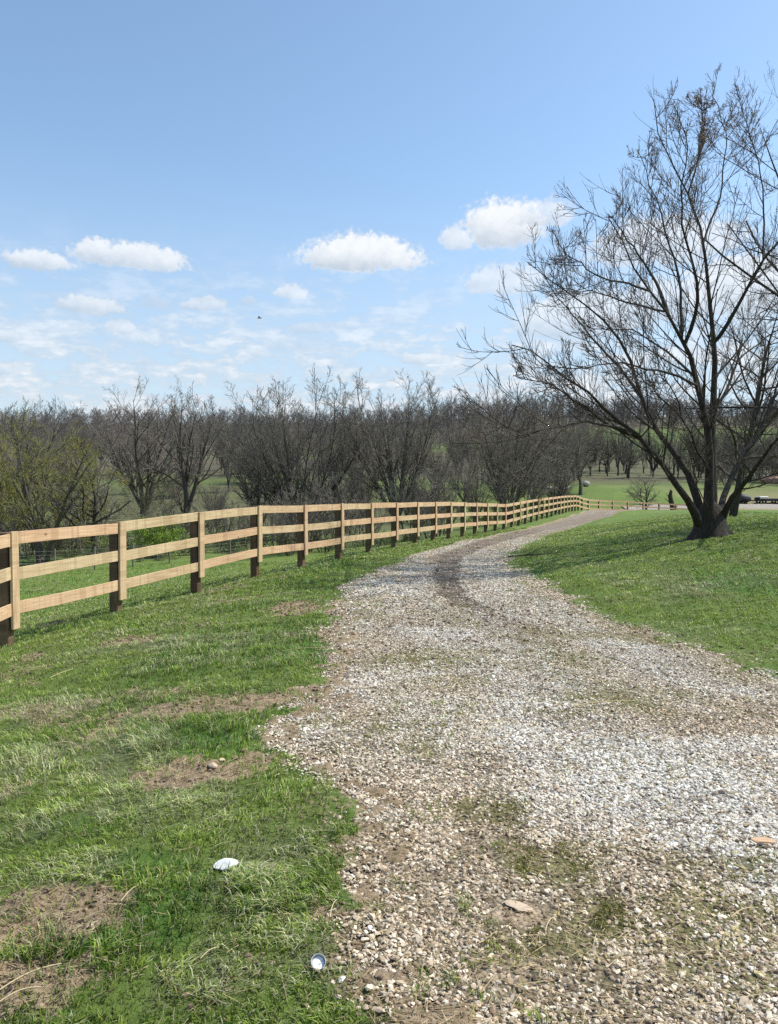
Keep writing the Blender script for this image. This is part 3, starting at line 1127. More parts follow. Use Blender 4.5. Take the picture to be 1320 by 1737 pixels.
def stems(r0, n, height, spread, r_base, P, wob=.06, up=.6, base_r=.15, fork=0.0):
    a = np.arange(n) * 2.4 + r0.random(n) * 1.2
    tilt = spread * (.35 + .65 * r0.random(n))
    if n == 1: tilt = tilt * .25
    d = np.stack([np.cos(a) * np.sin(tilt), np.sin(a) * np.sin(tilt), np.cos(tilt)], -1)
    out = np.zeros((n, P, 3))
    out[:, 0] = np.stack([np.cos(a) * base_r, np.sin(a) * base_r, np.full(n, -.35)], -1) * (np.array([1, 1, 1]) if n > 1 else np.array([0, 0, 1]))
    ln = height * (.8 + .25 * r0.random(n))
    for j in range(1, P):
        d = norm(d + np.array([0, 0, up]) / (P - 1) + r0.normal(size=d.shape) * wob)
        out[:, j] = out[:, j - 1] + d * (ln / (P - 1))[:, None]
    rad = (r_base * (.75 + .4 * r0.random(n)))[:, None] * np.linspace(1, .05, P)[None, :] ** .9
    out[..., 2] += fork
    return out, rad


def make_bare(seed, height=14, n_stems=1, spread=.5, r_base=.2, limbs=14, k2=7, k3=7, k4=0, thick=1.0, up=.5, mat='greybark', tmat='greytwig',
              limb_tip=.62, stem_up=.6, fork=0.0, limb_t=(.25, .97), limb_ang=(32, 62), limb_len=.5, flat=0.0, wob=.06):
    r0 = np.random.default_rng(seed)
    s, rs = stems(r0, n_stems, height, spread, r_base, 12, wob=wob, up=stem_up, fork=fork, base_r=.15 if fork == 0 else r_base * .5)
    l1, r1 = spawn(r0, s, rs, limbs, limb_t[0], limb_t[1], limb_ang, limb_len, 9, up, .09, .55, minr=.02 * thick, flat=flat, tip=limb_tip)
    l2, r2 = spawn(r0, l1, r1, k2, .18, 1.0, (28, 60), .45, 7, up * .8, .13, .55, minr=.012 * thick)
    l3, r3 = spawn(r0, l2, r2, k3, .15, 1.0, (25, 58), .5, 4, up * .8, .16, .6, minr=.008 * thick)
    tr = [tubes(s, rs, 8), tubes(l1, r1, 5)]
    if fork:
        bole = np.zeros((1, 7, 3))
        bole[0, :, 2] = np.linspace(-.4, fork + .1, 7)
        bole[0, 1:, :2] = np.cumsum(r0.normal(size=(6, 2)) * .03, 0)
        br = r_base * (1.35 if n_stems > 1 else 1.05)
        tr.append(tubes(bole, np.array([[1.5, 1.15, 1.03, 1, .97, .98, .9]]) * br, 9))
    trunk = join(tr)
    cr = [tubes(l2, r2, 4), tubes(l3, r3, 3)]
    if k4:
        l4, r4 = spawn(r0, l3, r3, k4, .2, 1.0, (25, 55), .55, 3, up * .6, .18, .7, minr=.006 * thick)
        cr.append(tubes(l4, r4, 3))
    return trunk, join(cr)


def bare_tree_proto(name, label, cat, mats=('greybark', 'greytwig'), **kw):
    (tv, tq), (cv, cq) = make_bare(**kw)
    root = empty(name, (0, 0, 0))
    tag(root, label, cat)
    mesh_obj('trunk', tv, tq, M[mats[0]], root, smooth=True)
    mesh_obj('crown', cv, cq, M[mats[1]], root)
    return root


def ground_pt(u, Y, sink=.1):
    x = (u - W / 2) / F * Y
    return (x, Y, float(hgt(x, Y)) - sink)


# ---- the hero tree: limbs traced, each with its own depth, then branched
def trace(pts, y0, y1, n=14, r0_=.1, r1_=.02):
    P = np.array([at(u, v, y0 + (y1 - y0) * i / (len(pts) - 1)) for i, (u, v) in enumerate(pts)])
    d = np.concatenate([[0], np.cumsum(np.linalg.norm(np.diff(P, axis=0), axis=1))])
    s = np.linspace(0, d[-1], n)
    Q = np.stack([np.interp(s, d, P[:, k]) for k in range(3)], -1)
    Q2 = Q.copy()
    Q2[1:-1] = (Q[:-2] + 2 * Q[1:-1] + Q[2:]) / 4
    return Q2, np.linspace(r0_, r1_, n)


TY = 19.0
LIMBS = [
    # pixel polyline, depth at foot, depth at tip, radius at foot, radius at tip
    ([(1188, 895), (1184, 878), (1172, 857), (1143, 813), (1107, 767), (1087, 746), (1054, 718), (1019, 686), (968, 643), (930, 606), (880, 592), (845, 570)], 19.0, 17.3, .125, .010),
    ([(1087, 746), (1030, 721), (977, 680), (953, 666), (919, 644), (880, 641), (849, 625)], 18.4, 18.0, .055, .008),
    ([(1075, 737), (1030, 722), (974, 717), (924, 730), (887, 736), (858, 728), (819, 719)], 18.2, 16.2, .04, .007),
    ([(1192, 890), (1188, 860), (1181, 824), (1166, 792), (1137, 760), (1119, 736), (1101, 709), (1078, 674), (1078, 656), (1072, 600), (1065, 586), (1023, 548), (998, 505), (938, 484), (900, 455), (883, 420)], 19.1, 19.6, .125, .010),
    ([(1078, 674), (1048, 627), (1019, 594), (972, 539), (930, 484), (905, 440)], 19.3, 21.0, .06, .009),
    ([(1200, 900), (1203, 860), (1202, 807), (1205, 748), (1199, 712), (1187, 674), (1180, 635), (1172, 600), (1166, 573), (1145, 556), (1125, 528), (1103, 495), (1080, 459), (1060, 435), (1036, 385), (1022, 330)], 19.0, 18.0, .165, .010),
    ([(1137, 540), (1113, 475), (1086, 437), (1060, 400), (1040, 375), (1015, 335)], 18.6, 20.3, .055, .009),
    ([(1166, 573), (1162, 518), (1159, 473), (1140, 420), (1128, 380), (1105, 320), (1085, 270), (1070, 215)], 18.9, 19.9, .052, .009),
    ([(1170, 575), (1186, 538), (1189, 518), (1187, 469), (1175, 430), (1162, 400), (1152, 350), (1160, 300), (1163, 251), (1158, 150)], 18.9, 17.6, .062, .009),
    ([(1206, 900), (1209, 850), (1209, 780), (1208, 718), (1206, 697), (1211, 659), (1216, 600), (1221, 577), (1212, 554), (1200, 510), (1196, 479), (1202, 420), (1184, 370), (1167, 331), (1138, 280), (1121, 242), (1108, 187), (1112, 125)], 19.2, 19.2, .15, .010),
    ([(1201, 421), (1210, 380), (1225, 340), (1232, 280), (1235, 230), (1210, 166), (1213, 120)], 19.2, 20.2, .036, .009),
    ([(1167, 331), (1180, 290), (1190, 240), (1192, 190), (1185, 130)], 19.2, 18.3, .022, .008),
    ([(1221, 577), (1229, 569), (1249, 532), (1269, 495), (1290, 445), (1302, 430), (1330, 405), (1362, 350), (1370, 260)], 19.2, 18.4, .072, .011),
    ([(1290, 445), (1292, 400), (1296, 340), (1285, 270), (1262, 200), (1255, 150)], 18.8, 19.6, .034, .009),
    ([(1206, 697), (1214, 691), (1237, 650), (1249, 609), (1285, 585), (1320, 558), (1370, 520)], 19.2, 20.6, .06, .010),
    ([(1216, 895), (1222, 860), (1228, 836), (1255, 777), (1281, 739), (1302, 694), (1330, 650), (1370, 600), (1410, 520)], 19.3, 20.8, .12, .011),
    ([(1220, 895), (1232, 860), (1255, 827), (1284, 792), (1302, 762), (1330, 740), (1390, 700), (1440, 650)], 19.2, 17.6, .11, .011),
    ([(1203, 800), (1196, 783), (1175, 748), (1157, 706), (1149, 671), (1120, 630), (1105, 590)], 19.0, 17.9, .045, .009),
    ([(1157, 706), (1119, 671), (1084, 635), (1050, 600)], 18.5, 17.6, .028, .008),
    ([(1180, 655), (1172, 653), (1137, 632), (1089, 622), (1033, 615), (980, 625), (930, 600)], 18.9, 17.4, .045, .009),
    ([(1174, 640), (1150, 615), (1129, 595), (1086, 565), (1060, 554), (1010, 560), (960, 540)], 18.8, 20.2, .045, .009),
    ([(1103, 497), (1060, 480), (1010, 470), (960, 430), (945, 385)], 18.3, 17.2, .035, .008),
    ([(1125, 530), (1080, 520), (1030, 500), (960, 490), (915, 470)], 18.5, 20.0, .035, .008),
    ([(1200, 860), (1180, 820), (1172, 760), (1168, 700)], 18.7, 18.2, .018, .007),
]


def finish_crown(r0, L, R, clump_rng, seeds=.5, dens=1.0, thick=1.0):
    """second to fourth order branches on traced limbs"""
    # secondary branches: rising
    a1, ra1 = spawn(r0, L, R, int(13 * dens), .26, .99, (26, 54), .34, 10, .45, .03, .38, jitter=.45, minr=.009 * thick)
    a2, ra2 = spawn(r0, a1, ra1, 6, .12, .98, (24, 50), .48, 8, .45, .035, .5, jitter=.45, minr=.0068 * thick)
    a3, ra3 = spawn(r0, a2, ra2, 4, .08, .95, (20, 44), .78, 7, .6, .035, .7, jitter=.5, minr=.0054 * thick, taper=.5)
    b1, rb1 = spawn(r0, L, R, int(22 * dens), .25, 1.0, (25, 60), .13, 6, .8, .06, .3, jitter=.5, minr=.0056 * thick, taper=.5)
    return (a1, ra1), (a2, ra2), (a3, ra3), (b1, rb1)


def hero_tree():
    r0 = np.random.default_rng(4)
    foot = np.array(ground_at(1202, 906))
    foot[1] = TY
    base = at(1202, 905, TY)
    root = empty('maple_tree', base.tolist())
    tag(root, 'large bare many-stemmed tree on the lawn right of the drive', 'tree')
    trunk, crown = [], []
    Ls, Rs = [], []
    for (pp, y0, y1, ra, rb) in LIMBS:
        join_p = None
        if pp[0][1] <= 850 and Ls:                       # a side limb leaves the limb it starts on
            A_ = np.concatenate([l_[1:-1] + (l_[2:] - l_[1:-1]) * f_ for l_ in Ls for f_ in (0, .25, .5, .75)])
            pu = A_[:, 0] / A_[:, 1] * F + W / 2
            pv = HORIZON - (A_[:, 2] - CAM_Z) / A_[:, 1] * F
            join_p = A_[int(np.argmin(np.hypot(pu - pp[0][0], pv - pp[0][1])))]
            y0, y1 = float(join_p[1]), float(join_p[1]) + (y1 - y0) * 2.2
        else:
            y0, y1 = 19.1 + (y0 - 19.1) * 1.3, 19.1 + (y1 - 19.1) * 2.2
        (ua, va), (ub, vb) = pp[-2], pp[-1]
        pp = list(pp[:-1]) + [(ua + (ub - ua) * .3, va + (vb - va) * .3)]
        q, r_ = trace(pp, y0, y1, 14, ra, rb)
        r_ = rb + (ra * .82 - rb) * (1 - np.linspace(0, 1, 14)) ** 1.5
        if pp[0][1] > 850: r_[:2] *= np.array([1.25, 1.1])
        else: r_[0] *= .8
        if join_p is not None: q += (join_p - q[0])[None] * np.linspace(1, 0, 14)[:, None] ** 2
        # natural crookedness
        q[1:-1] += r0.normal(size=(12, 3)) * np.linspace(.006, .03, 12)[:, None]
        Ls.append(q); Rs.append(r_)
    L = np.array(Ls); R = np.array(Rs)
    # subdivide the limbs for smooth curves
    trunk.append(tubes(L, R, 10))
    # the fused foot of the stems with shallow root flares
    zs_ = np.array([-.35, -.12, 0, .08, .18, .30, .42, .55, .68, .80])
    rad_ = np.array([.66, .55, .47, .42, .385, .36, .33, .29, .23, .10])
    ns = 48
    an = np.arange(ns) * 2 * np.pi / ns
    ring_v = []
    for z_, r_ in zip(zs_, rad_):
        lob = 1 + (.24 * np.exp(-max(z_, 0) / .22) + .05) * (np.cos(5 * an + .7 + z_) * .5 + np.cos(3 * an + 2.1) * .35 + np.cos(8 * an + 1.3 - z_ * 2) * .25)
        lob = lob * (1 + .10 * (fbm(np.cos(an) * 2 + 5, np.sin(an) * 2 + z_ * 2, 2.2, 3) - .5))
        ring_v.append(np.stack([base[0] + .02 + np.cos(an) * r_ * lob * 1.05, base[1] + np.sin(an) * r_ * lob * .85, np.full(ns, base[2] + z_)], -1))
    i_ = np.arange(len(zs_) * ns).reshape(len(zs_), ns)
    q_ = np.stack([i_[:-1], np.roll(i_[:-1], -1, 1), np.roll(i_[1:], -1, 1), i_[1:]], -1).reshape(-1, 4)
    trunk.append((np.concatenate(ring_v), q_))
    (a1, ra1), (a2, ra2), (a3, ra3), (b1, rb1) = finish_crown(r0, L, R, r0)
    trunk.append(tubes(a1, ra1, 5))
    crown += [tubes(a2, ra2, 4), tubes(a3, ra3, 3), tubes(b1, rb1, 3)]
    tv, tq = join(trunk)
    cv, cq = join(crown)
    org = base
    mesh_obj('trunk', tv - org, tq, M['bark'], root, smooth=True)
    mesh_obj('crown', cv - org, cq, M['twig'], root)
    # withered seed clusters on the upper twigs
    tips = np.concatenate([a3[:, 2:].reshape(-1, 3), a2[:, 2:].reshape(-1, 3)])
    u = tips[:, 0] / tips[:, 1] * F + W / 2
    v = HORIZON - (tips[:, 2] - CAM_Z) / tips[:, 1] * F
    w = np.exp(-(((u - 1180) / 110) ** 2 + ((v - 250) / 110) ** 2)) * .10 + .02 * sstep(560 - v, 0, 200)
    k = r0.random(len(tips)) < w
    T = tips[k]
    n = len(T)
    m = 4
    P = np.repeat(T, m, 0) + r0.normal(size=(n * m, 3)) * .028 - np.array([0, 0, .02])
    d1 = norm(r0.normal(size=(n * m, 3))) * .021
    d2 = norm(r0.normal(size=(n * m, 3))) * .012
    vv = np.stack([P - d1, P + d2, P + d1, P - d2], 1).reshape(-1, 3)
    qq = np.arange(n * m * 4).reshape(-1, 4)
    col = np.array([.24, .15, .08]) * (.5 + .9 * r0.random((n * m, 1)))
    o = mesh_obj('seed_cluster', vv - org, qq, M['leafy'], root, attrs=dict(tint=np.repeat(col, 4, 0)))
    o['kind'] = 'stuff'


M['leafy'] = mat_vcol("small_leaves", .7, .3)
hero_tree()


def side_tree(name, label, base, height, seed, lean=(0, 0), mats=('bark', 'twig'), **kw):
    args = dict(seed=seed, height=height)
    args.update(kw)
    (tv, tq), (cv, cq) = make_bare(**args)
    for v in (tv, cv):
        v[:, 0] += lean[0] * v[:, 2]
        v[:, 1] += lean[1] * v[:, 2]
    root = empty(name, base)
    tag(root, label, 'tree')
    mesh_obj('trunk', tv, tq, M[mats[0]], root, smooth=True)
    mesh_obj('crown', cv, cq, M[mats[1]], root)
    return root


# tree beyond the frame's right edge whose boughs reach in, and the slimmer one behind the big stool
side_tree('maple_tree', 'tall bare tree at the right edge, its trunk cut off, boughs reaching in high up',
          ground_pt(1540, 21), 14.0, 31, n_stems=4, spread=.52, r_base=.15, limbs=15, k2=8, k3=6, k4=3, up=.35, limb_t=(.2, .97), limb_ang=(38, 70), limb_len=.46, thick=.55)
side_tree('maple_tree', 'slim bare tree with one straight trunk standing just behind the big many-stemmed tree',
          ground_pt(1242, 33), 10.5, 32, n_stems=1, spread=.3, r_base=.17, limbs=24, k2=8, k3=7, k4=3, up=.3, limb_t=(.2, .97), limb_ang=(50, 80), limb_len=.50, thick=.7)

# ------------------------------------------------------------------ background trees
PROTO = {}


def proto(key, **kw):
    mats = kw.pop('mats', ('greybark', 'greytwig'))
    PROTO[key] = (kw, mats, [])


def place(key, u, Y, label, group=None, sc=1.0, rz=None, name='bare_tree', cat='tree', zs=1.0):
    kw, mats, made = PROTO[key]
    loc = ground_pt(u, Y)
    rz = random.uniform(0, 6.28) if rz is None else rz
    if not made:
        o = bare_tree_proto(name, label, cat, mats, **kw)
        o.location = loc; o.rotation_euler = (0, 0, rz); o.scale = (sc, sc, sc * zs)
        made.append(o)
    else:
        o = copy_tree(made[0], loc, rz, (sc, sc, sc * zs))
        o.name = name
    o['label'] = label
    if group: o['group'] = group
    elif 'group' in o: del o['group']
    return o


proto('vase', seed=101, fork=.5, stem_up=.25, limb_tip=.35, wob=.04, height=13, n_stems=15, spread=.62, r_base=.14, limbs=14, k2=7, k3=5, k4=3, up=.5, limb_ang=(16, 44), limb_len=.32, thick=1.25, limb_t=(.18, 1))
proto('vase2', seed=102, fork=2.0, stem_up=.25, limb_tip=.35, wob=.04, height=11.4, n_stems=10, spread=.52, r_base=.16, limbs=15, k2=7, k3=5, k4=3, up=.5, limb_ang=(18, 46), limb_len=.34, thick=1.25, limb_t=(.2, 1))
proto('round', seed=103, fork=2.2, stem_up=.3, limb_tip=.4, height=10.2, n_stems=7, spread=.62, r_base=.20, limbs=14, k2=7, k3=5, k4=3, up=.4, limb_ang=(24, 58), limb_len=.38, thick=1.05, limb_t=(.18, 1))
proto('oak', seed=104, height=10, n_stems=1, spread=.3, r_base=.36, limbs=20, k2=8, k3=6, k4=3, up=.25, limb_ang=(45, 78), limb_len=.70, thick=1.6, wob=.09)
proto('slim', seed=105, height=13, n_stems=1, spread=.3, r_base=.22, limbs=26, k2=6, k3=5, k4=3, up=.45, limb_ang=(30, 60), limb_len=.42, thick=1.4, limb_t=(.25, 1))
proto('slim2', seed=106, fork=2.6, height=10.6, n_stems=3, spread=.32, r_base=.2, limbs=15, k2=6, k3=5, k4=3, up=.5, limb_ang=(26, 55), limb_len=.45, thick=1.4, limb_t=(.2, 1))
proto('brushy', seed=107, height=6, n_stems=8, spread=.85, r_base=.06, limbs=9, k2=6, k3=5, k4=2, up=.5, limb_ang=(25, 55), limb_len=.5, thick=1.4)
proto('budding', seed=108, height=9, n_stems=4, spread=.65, r_base=.15, limbs=14, k2=7, k3=6, k4=3, up=.35, limb_ang=(30, 62), limb_len=.5, thick=1.3, mats=('greybark', 'olivetwig'))

# named trees along the creek, left to right
place('round', 24, 78, 'bare grey tree whose top breaks the skyline at the far left edge', sc=1.05)
place('budding', 70, 46, 'tree with several dark stems and yellow-green buds behind the first fence bay', sc=.98)
place('oak', 163, 48, 'small dark spreading bare tree right of the yellow-green budding tree', sc=.72)
place('round', 245, 85, 'wide pale bare tree above the leftmost bright green bush', sc=1.22)
place('slim2', 318, 78, 'tall bare tree with several straight trunks behind the fourth fence post', sc=1.12)
place('round', 440, 66, 'rounded low dark bare tree left of the tallest fan-shaped tree', sc=.72)
place('vase', 508, 66, zs=1.0, label='tallest fan-shaped bare tree with a sheaf of upright stems left of centre', sc=.93)
place('brushy', 590, 62, 'bare thicket bush between the two tallest bare trees', name='shrub', cat='shrub', sc=.9)
place('vase2', 672, 66, zs=1.02, label='tall fan-shaped bare tree with pale top over the middle of the fence', sc=.95)
place('brushy', 742, 60, 'low grey-brown bare shrub right of the pale-topped fan-shaped tree', name='shrub', cat='shrub', sc=.85)
place('vase', 862, 74, 'bushy bare tree with fanned stems standing where the fence starts to climb', sc=.86, rz=2.1)
place('oak', 985, 122, 'dark solitary bare tree on the green slope beyond the fence crest', sc=1.02, rz=1.0)
place('oak', 1098, 104, 'small bare tree with a low bough reaching left beyond the far fence', sc=.62, rz=3.3)

# hedgerow shrubs along the wire fence
rs = random.Random(12)
for u in range(-120, 900, 34):
    Y = 52 + rs.uniform(-3, 10) + max(0, u - 500) * .02
    if rs.random() < .4: continue
    place('brushy', u + rs.uniform(-14, 14), Y, 'tangled leafless shrub in the hedgerow along the wire fence', 'hedgerow shrubs along the wire fence', sc=rs.uniform(.45, .85), name='shrub', cat='shrub')

# the wood in the valley and on the slopes
WOODL = 'grey leafless tree in the wood across the valley'
keys = ['slim', 'slim2', 'round', 'vase2', 'vase']
for u in np.arange(-260, 960, 27):
    for Y, s0 in ((96, .56), (118, .64), (142, .70)):
        if rs.random() < (.62 if Y < 100 else .3 if Y < 120 else .1): continue
        uu = u + rs.uniform(-17, 17)
        yy = Y + rs.uniform(-9, 9)
        place(rs.choice(keys), uu, yy, WOODL, 'leafless trees of the valley wood', sc=s0 * rs.uniform(.72, 1.10) * (.88 if u < 430 else 1), zs=rs.uniform(.8, 1.12))
for u in np.concatenate([np.arange(-200, 840, 40), np.arange(840, 1520, 16)]):
    for Y in (156, 178, 208):
        if rs.random() < (.6 if u < 840 else .1): continue
        place(rs.choice(['slim', 'slim2', 'slim', 'oak', 'vase2']), u + rs.uniform(-20, 20), Y + rs.uniform(-14, 14), 'leafless tree in the belt of woodland behind the green slope', 'leafless trees of the slope wood',
              sc=rs.uniform(.6, .85) * (.8 if Y > 200 else 1) * (.84 if u < 900 else 1), zs=rs.uniform(.95, 1.15))
for u in np.arange(1215, 1500, 17):
    Y = rs.uniform(128, 160)
    place('brushy', u, Y, 'pale leafless shrub on the rough bank beyond the far lane', 'shrubs on the rough bank', sc=rs.uniform(.7, 1.3), name='shrub', cat='shrub')


# ---- far ridge wood: one mass
def ridge():
    r0 = np.random.default_rng(55)
    protos = []
    for s in range(4):
        (tv, tq), (cv, cq) = make_bare(seed=200 + s, height=12, n_stems=2, spread=.4, r_base=.22, limbs=13, k2=5, k3=6, k4=0, up=.35, limb_ang=(30, 65), limb_len=.55, thick=3.6, limb_t=(.05, 1))
        protos.append(join([(tv, tq), (cv, cq)]))
    V, Q, n = [], [], 0
    pts = []
    for Y, step in ((331, 3.8), (343, 4.2), (357, 4.8), (376, 6), (405, 8), (450, 9), (500, 11)):
        for x in np.arange(-.66 * Y, .72 * Y, step):
            pts.append((x + r0.uniform(-3, 3), Y + r0.uniform(-12, 12)))
    for Y, step in ((235, 7), (258, 7), (282, 7.5), (306, 8)):
        for x in np.arange(-.66 * Y, .235 * Y, step):
            pts.append((x + r0.uniform(-3, 3), Y + r0.uniform(-12, 12)))
    for (x, y) in pts:
        v, q = protos[r0.integers(4)]
        a = r0.random() * 6.28
        s = r0.uniform(.55, .98) * (1 + .8 * (fbm(x, y, .022, 3) - .5))
        c, d = math.cos(a), math.sin(a)
        w = np.stack([v[:, 0] * c - v[:, 1] * d, v[:, 0] * d + v[:, 1] * c, v[:, 2]], -1) * s + [x, y, float(hgt(x, y))]
        V.append(w); Q.append(q + n); n += len(w)
    print('ridge trees', len(pts), 'verts', n)
    o = mesh_obj('woodland', np.concatenate(V), np.concatenate(Q), M['hazetwig'])
    tag(o, 'far leafless woodland covering the ridge along the skyline', 'woodland', kind='stuff')


ridge()


# ------------------------------------------------------------------ leafy green bushes
def leafy_bush(u, Y, h, w, label, seed, col=(.14, .22, .035), n=5200, group=None, name='bush', bare=False):
    r0 = np.random.default_rng(seed)
    base = ground_pt(u, Y)
    root = empty(name, base)
    tag(root, label, 'bush', group)
    s, rs_ = stems(r0, 8, h * .95, .75, .03, 8, wob=.12, up=.5, base_r=w * .15)
    s[..., :2] *= w / h * .9
    l1, r1 = spawn(r0, s, rs_, 9, .15, 1, (25, 65), .5, 5, .3, .15, .6, minr=.012)
    l2, r2 = spawn(r0, l1, r1, 6, .15, 1, (25, 60), .55, 4, .3, .15, .6, minr=.009)
    v, q = join([tubes(s, rs_, 5), tubes(l1, r1, 3), tubes(l2, r2, 3)])
    mesh_obj('stem', v, q, M['greytwig'], root)
    tips = l2.reshape(-1, 3)
    P = tips[r0.integers(len(tips), size=n)] + r0.normal(size=(n, 3)) * .10
    d1 = norm(r0.normal(size=(n, 3))) * .055
    d2 = norm(r0.normal(size=(n, 3))) * .03
    vv = np.stack([P - d1, P + d2, P + d1, P - d2], 1).reshape(-1, 3)
    c = np.array(col) * (.5 + .9 * r0.random((n, 1)))
    mesh_obj('crown', vv, np.arange(n * 4).reshape(-1, 4), M['leafy'], root, attrs=dict(tint=np.repeat(c, 4, 0)))
    return root


leafy_bush(272, 50, 3.1, 3.2, 'bright yellow-green leafy bush behind the third fence bay', 1, (.24, .36, .055), 9000)
leafy_bush(140, 52, 2.4, 2.2, 'leafy green bush at the foot of the small dark spreading tree', 2, (.13, .20, .035), 3500)
leafy_bush(225, 54, 2.6, 3.2, 'olive leafy bush left of the bright yellow-green bush', 3, (.11, .14, .035), 3500)
leafy_bush(62, 50, 8.2, 7.0, 'tall hazy yellow-green bush among the stems of the budding tree', 4, (.26, .23, .04), 15000)
leafy_bush(825, 78, 2.4, 3.2, 'dark green bush at the foot of the fanned tree where the fence climbs', 5, (.035, .06, .018), 3500)
leafy_bush(910, 88, 2.6, 5.0, 'pale olive bush behind the climbing part of the fence', 6, (.13, .15, .04), 3500)
leafy_bush(258, 72, 6.5, 5.2, 'dull olive evergreen among the bare trees above the bright bush', 8, (.055, .062, .022), 6000, name='cedar_tree')
rs = random.Random(77)
for i, u in enumerate(range(-60, 700, 62)):
    leafy_bush(u + rs.uniform(-15, 15), 49 + rs.uniform(-3, 8), rs.uniform(1.2, 2.2), rs.uniform(2.2, 4), 'low greening shrub in the undergrowth behind the fence', 40 + i,
               rs.choice([(.10, .14, .035), (.08, .12, .03), (.13, .15, .05)]), 2200, 'greening shrubs in the undergrowth')


# ------------------------------------------------------------------ wire fence of the pasture
def wire_fence():
    pts = [ground_pt(u, Y, 0) for (u, Y) in ((-160, 36), (-20, 38), (92, 40.5), (160, 42), (225, 43.5), (287, 45.5), (340, 47.5), (390, 49.5), (432, 51.5), (470, 53.5), (508, 56), (543, 58.5), (578, 61), (610, 64))]
    root = empty('wire_fence', pts[0])
    tag(root, 'thin wire fence on grey posts across the pasture behind the board fence', 'fence')
    org = np.array(pts[0])
    tp = []
    for p in pts:
        p = np.array(p)
        q = np.array([[p + [0, 0, -.2], p + [.01, 0, .4], p + [0, .01, .9], p + [0, 0, 1.28]]])
        v, f = tubes(q, np.array([[.055, .05, .05, .048]]), 7)
        mesh_obj('post', v - org, f, M['greytwig'], root)
        tp.append(p)
    tp = np.array(tp)
    ws = np.array([tp + [0, 0, h] for h in (.15, .35, .55, .75, .95, 1.15)])
    v, f = tubes(ws, np.full(ws.shape[:2], .0045), 3)
    mesh_obj('wire', v - org, f, M['wire'], root)


m_, t_, b_ = new_mat("galvanised_wire")
b_.inputs['Base Color'].default_value = (.32, .32, .31, 1)
b_.inputs['Metallic'].default_value = .6
b_.inputs['Roughness'].default_value = .5
M['wire'] = m_
wire_fence()


# ------------------------------------------------------------------ small things
def lump(name, c, size, mat, label, cat, seed, sub=3, rough=.3, sink=.25, rz=0, tint=None, group=None):
    import bmesh
    bm = bmesh.new()
    bmesh.ops.create_icosphere(bm, subdivisions=sub, radius=1)
    r0 = np.random.default_rng(seed)
    offs = norm(r0.normal(size=(9, 3)))
    cut = .55 + .4 * r0.random(9)
    for v in bm.verts:
        p = np.array(v.co)
        for o_, k_ in zip(offs, cut):
            d = p @ o_
            if d > k_: p = p - o_ * (d - k_)
        p = p * (1 + rough * .25 * (r0.random() - .5))
        v.co = p * np.array(size)
    me = bpy.data.meshes.new(name)
    bm.to_mesh(me); bm.free()
    me.materials.append(mat)
    o = bpy.data.objects.new(name, me)
    C.objects.link(o)
    o.location = (c[0], c[1], c[2] + size[2] * (1 - 2 * sink))
    o.rotation_euler = (r0.uniform(-.15, .15), r0.uniform(-.15, .15), rz)
    tag(o, label, cat, group)
    return o


def mat_plain(name, col, rough=.8, var=.25, scale=60):
    m, t, b = new_mat(name)
    n = t.noise(pos(t), scale, 5, .6)
    c = t.mix(n, tuple(x * (1 - var) for x in col), tuple(min(x * (1 + var), 1) for x in col))
    t.link(c, b.inputs['Base Color'])
    b.inputs['Roughness'].default_value = rough
    bump(t, b, n, .4, .006)
    return m


M['whitestone'] = mat_plain("white_quartz", (.80, .78, .74), .6, .08, 90)
M['greystone'] = mat_plain("grey_rock", (.42, .39, .35), .85)
M['tanrock'] = mat_plain("tan_rock", (.46, .36, .26), .85)
M['clod'] = mat_plain("earth_clod", (.20, .145, .095), .95, .4)
M['plastic'] = mat_plain("white_plastic", (.78, .78, .78), .4, .04)
M['straw'] = mat_plain("dry_straw", (.52, .42, .24), .7, .2)
M['chip'] = mat_plain("wood_chip", (.55, .36, .22), .8, .2)

p_ = ground_at(383, 1474)
lump('white_stone', p_ + [0, 0, -.012], (.056, .036, .026), M['whitestone'], 'white flattish stone lying in the short grass', 'stone', 5, sink=.1, rz=.1)


def bottle_cap():
    p = ground_at(540, 1654)
    import bmesh
    root = empty('bottle_cap', (p[0], p[1], p[2] + .022))
    root.rotation_euler = (math.radians(38), math.radians(6), 0)
    tag(root, 'small round white plastic cap lying open in the grass', 'cap')
    seg = 32
    prof = [(0, .0), (.0225, .0), (.0245, .002), (.0252, .016), (.0240, .0165), (.0232, .0155), (.0225, .003), (0, .003)]
    v, q = [], []
    for (r, z) in prof:
        for k in range(seg):
            a = 2 * math.pi * k / seg
            v.append((r * math.cos(a), r * math.sin(a), z))
    for i in range(len(prof) - 1):
        for k in range(seg):
            k2 = (k + 1) % seg
            q.append((i * seg + k, i * seg + k2, (i + 1) * seg + k2, (i + 1) * seg + k))
    mesh_obj('shell', np.array(v), np.array(q), M['capgrey'], root, smooth=False)
    vv = [(0, 0, .0055)] + [(.0195 * math.cos(2 * math.pi * k / seg), .0195 * math.sin(2 * math.pi * k / seg), .0045) for k in range(seg)]
    tt = [(0, 1 + k, 1 + (k + 1) % seg) for k in range(seg)]
    mesh_obj('liner', np.array(vv), np.array(tt), M['plastic'], root)


M['capgrey'] = mat_plain("grey_plastic", (.42, .43, .45), .45, .05)
bottle_cap()

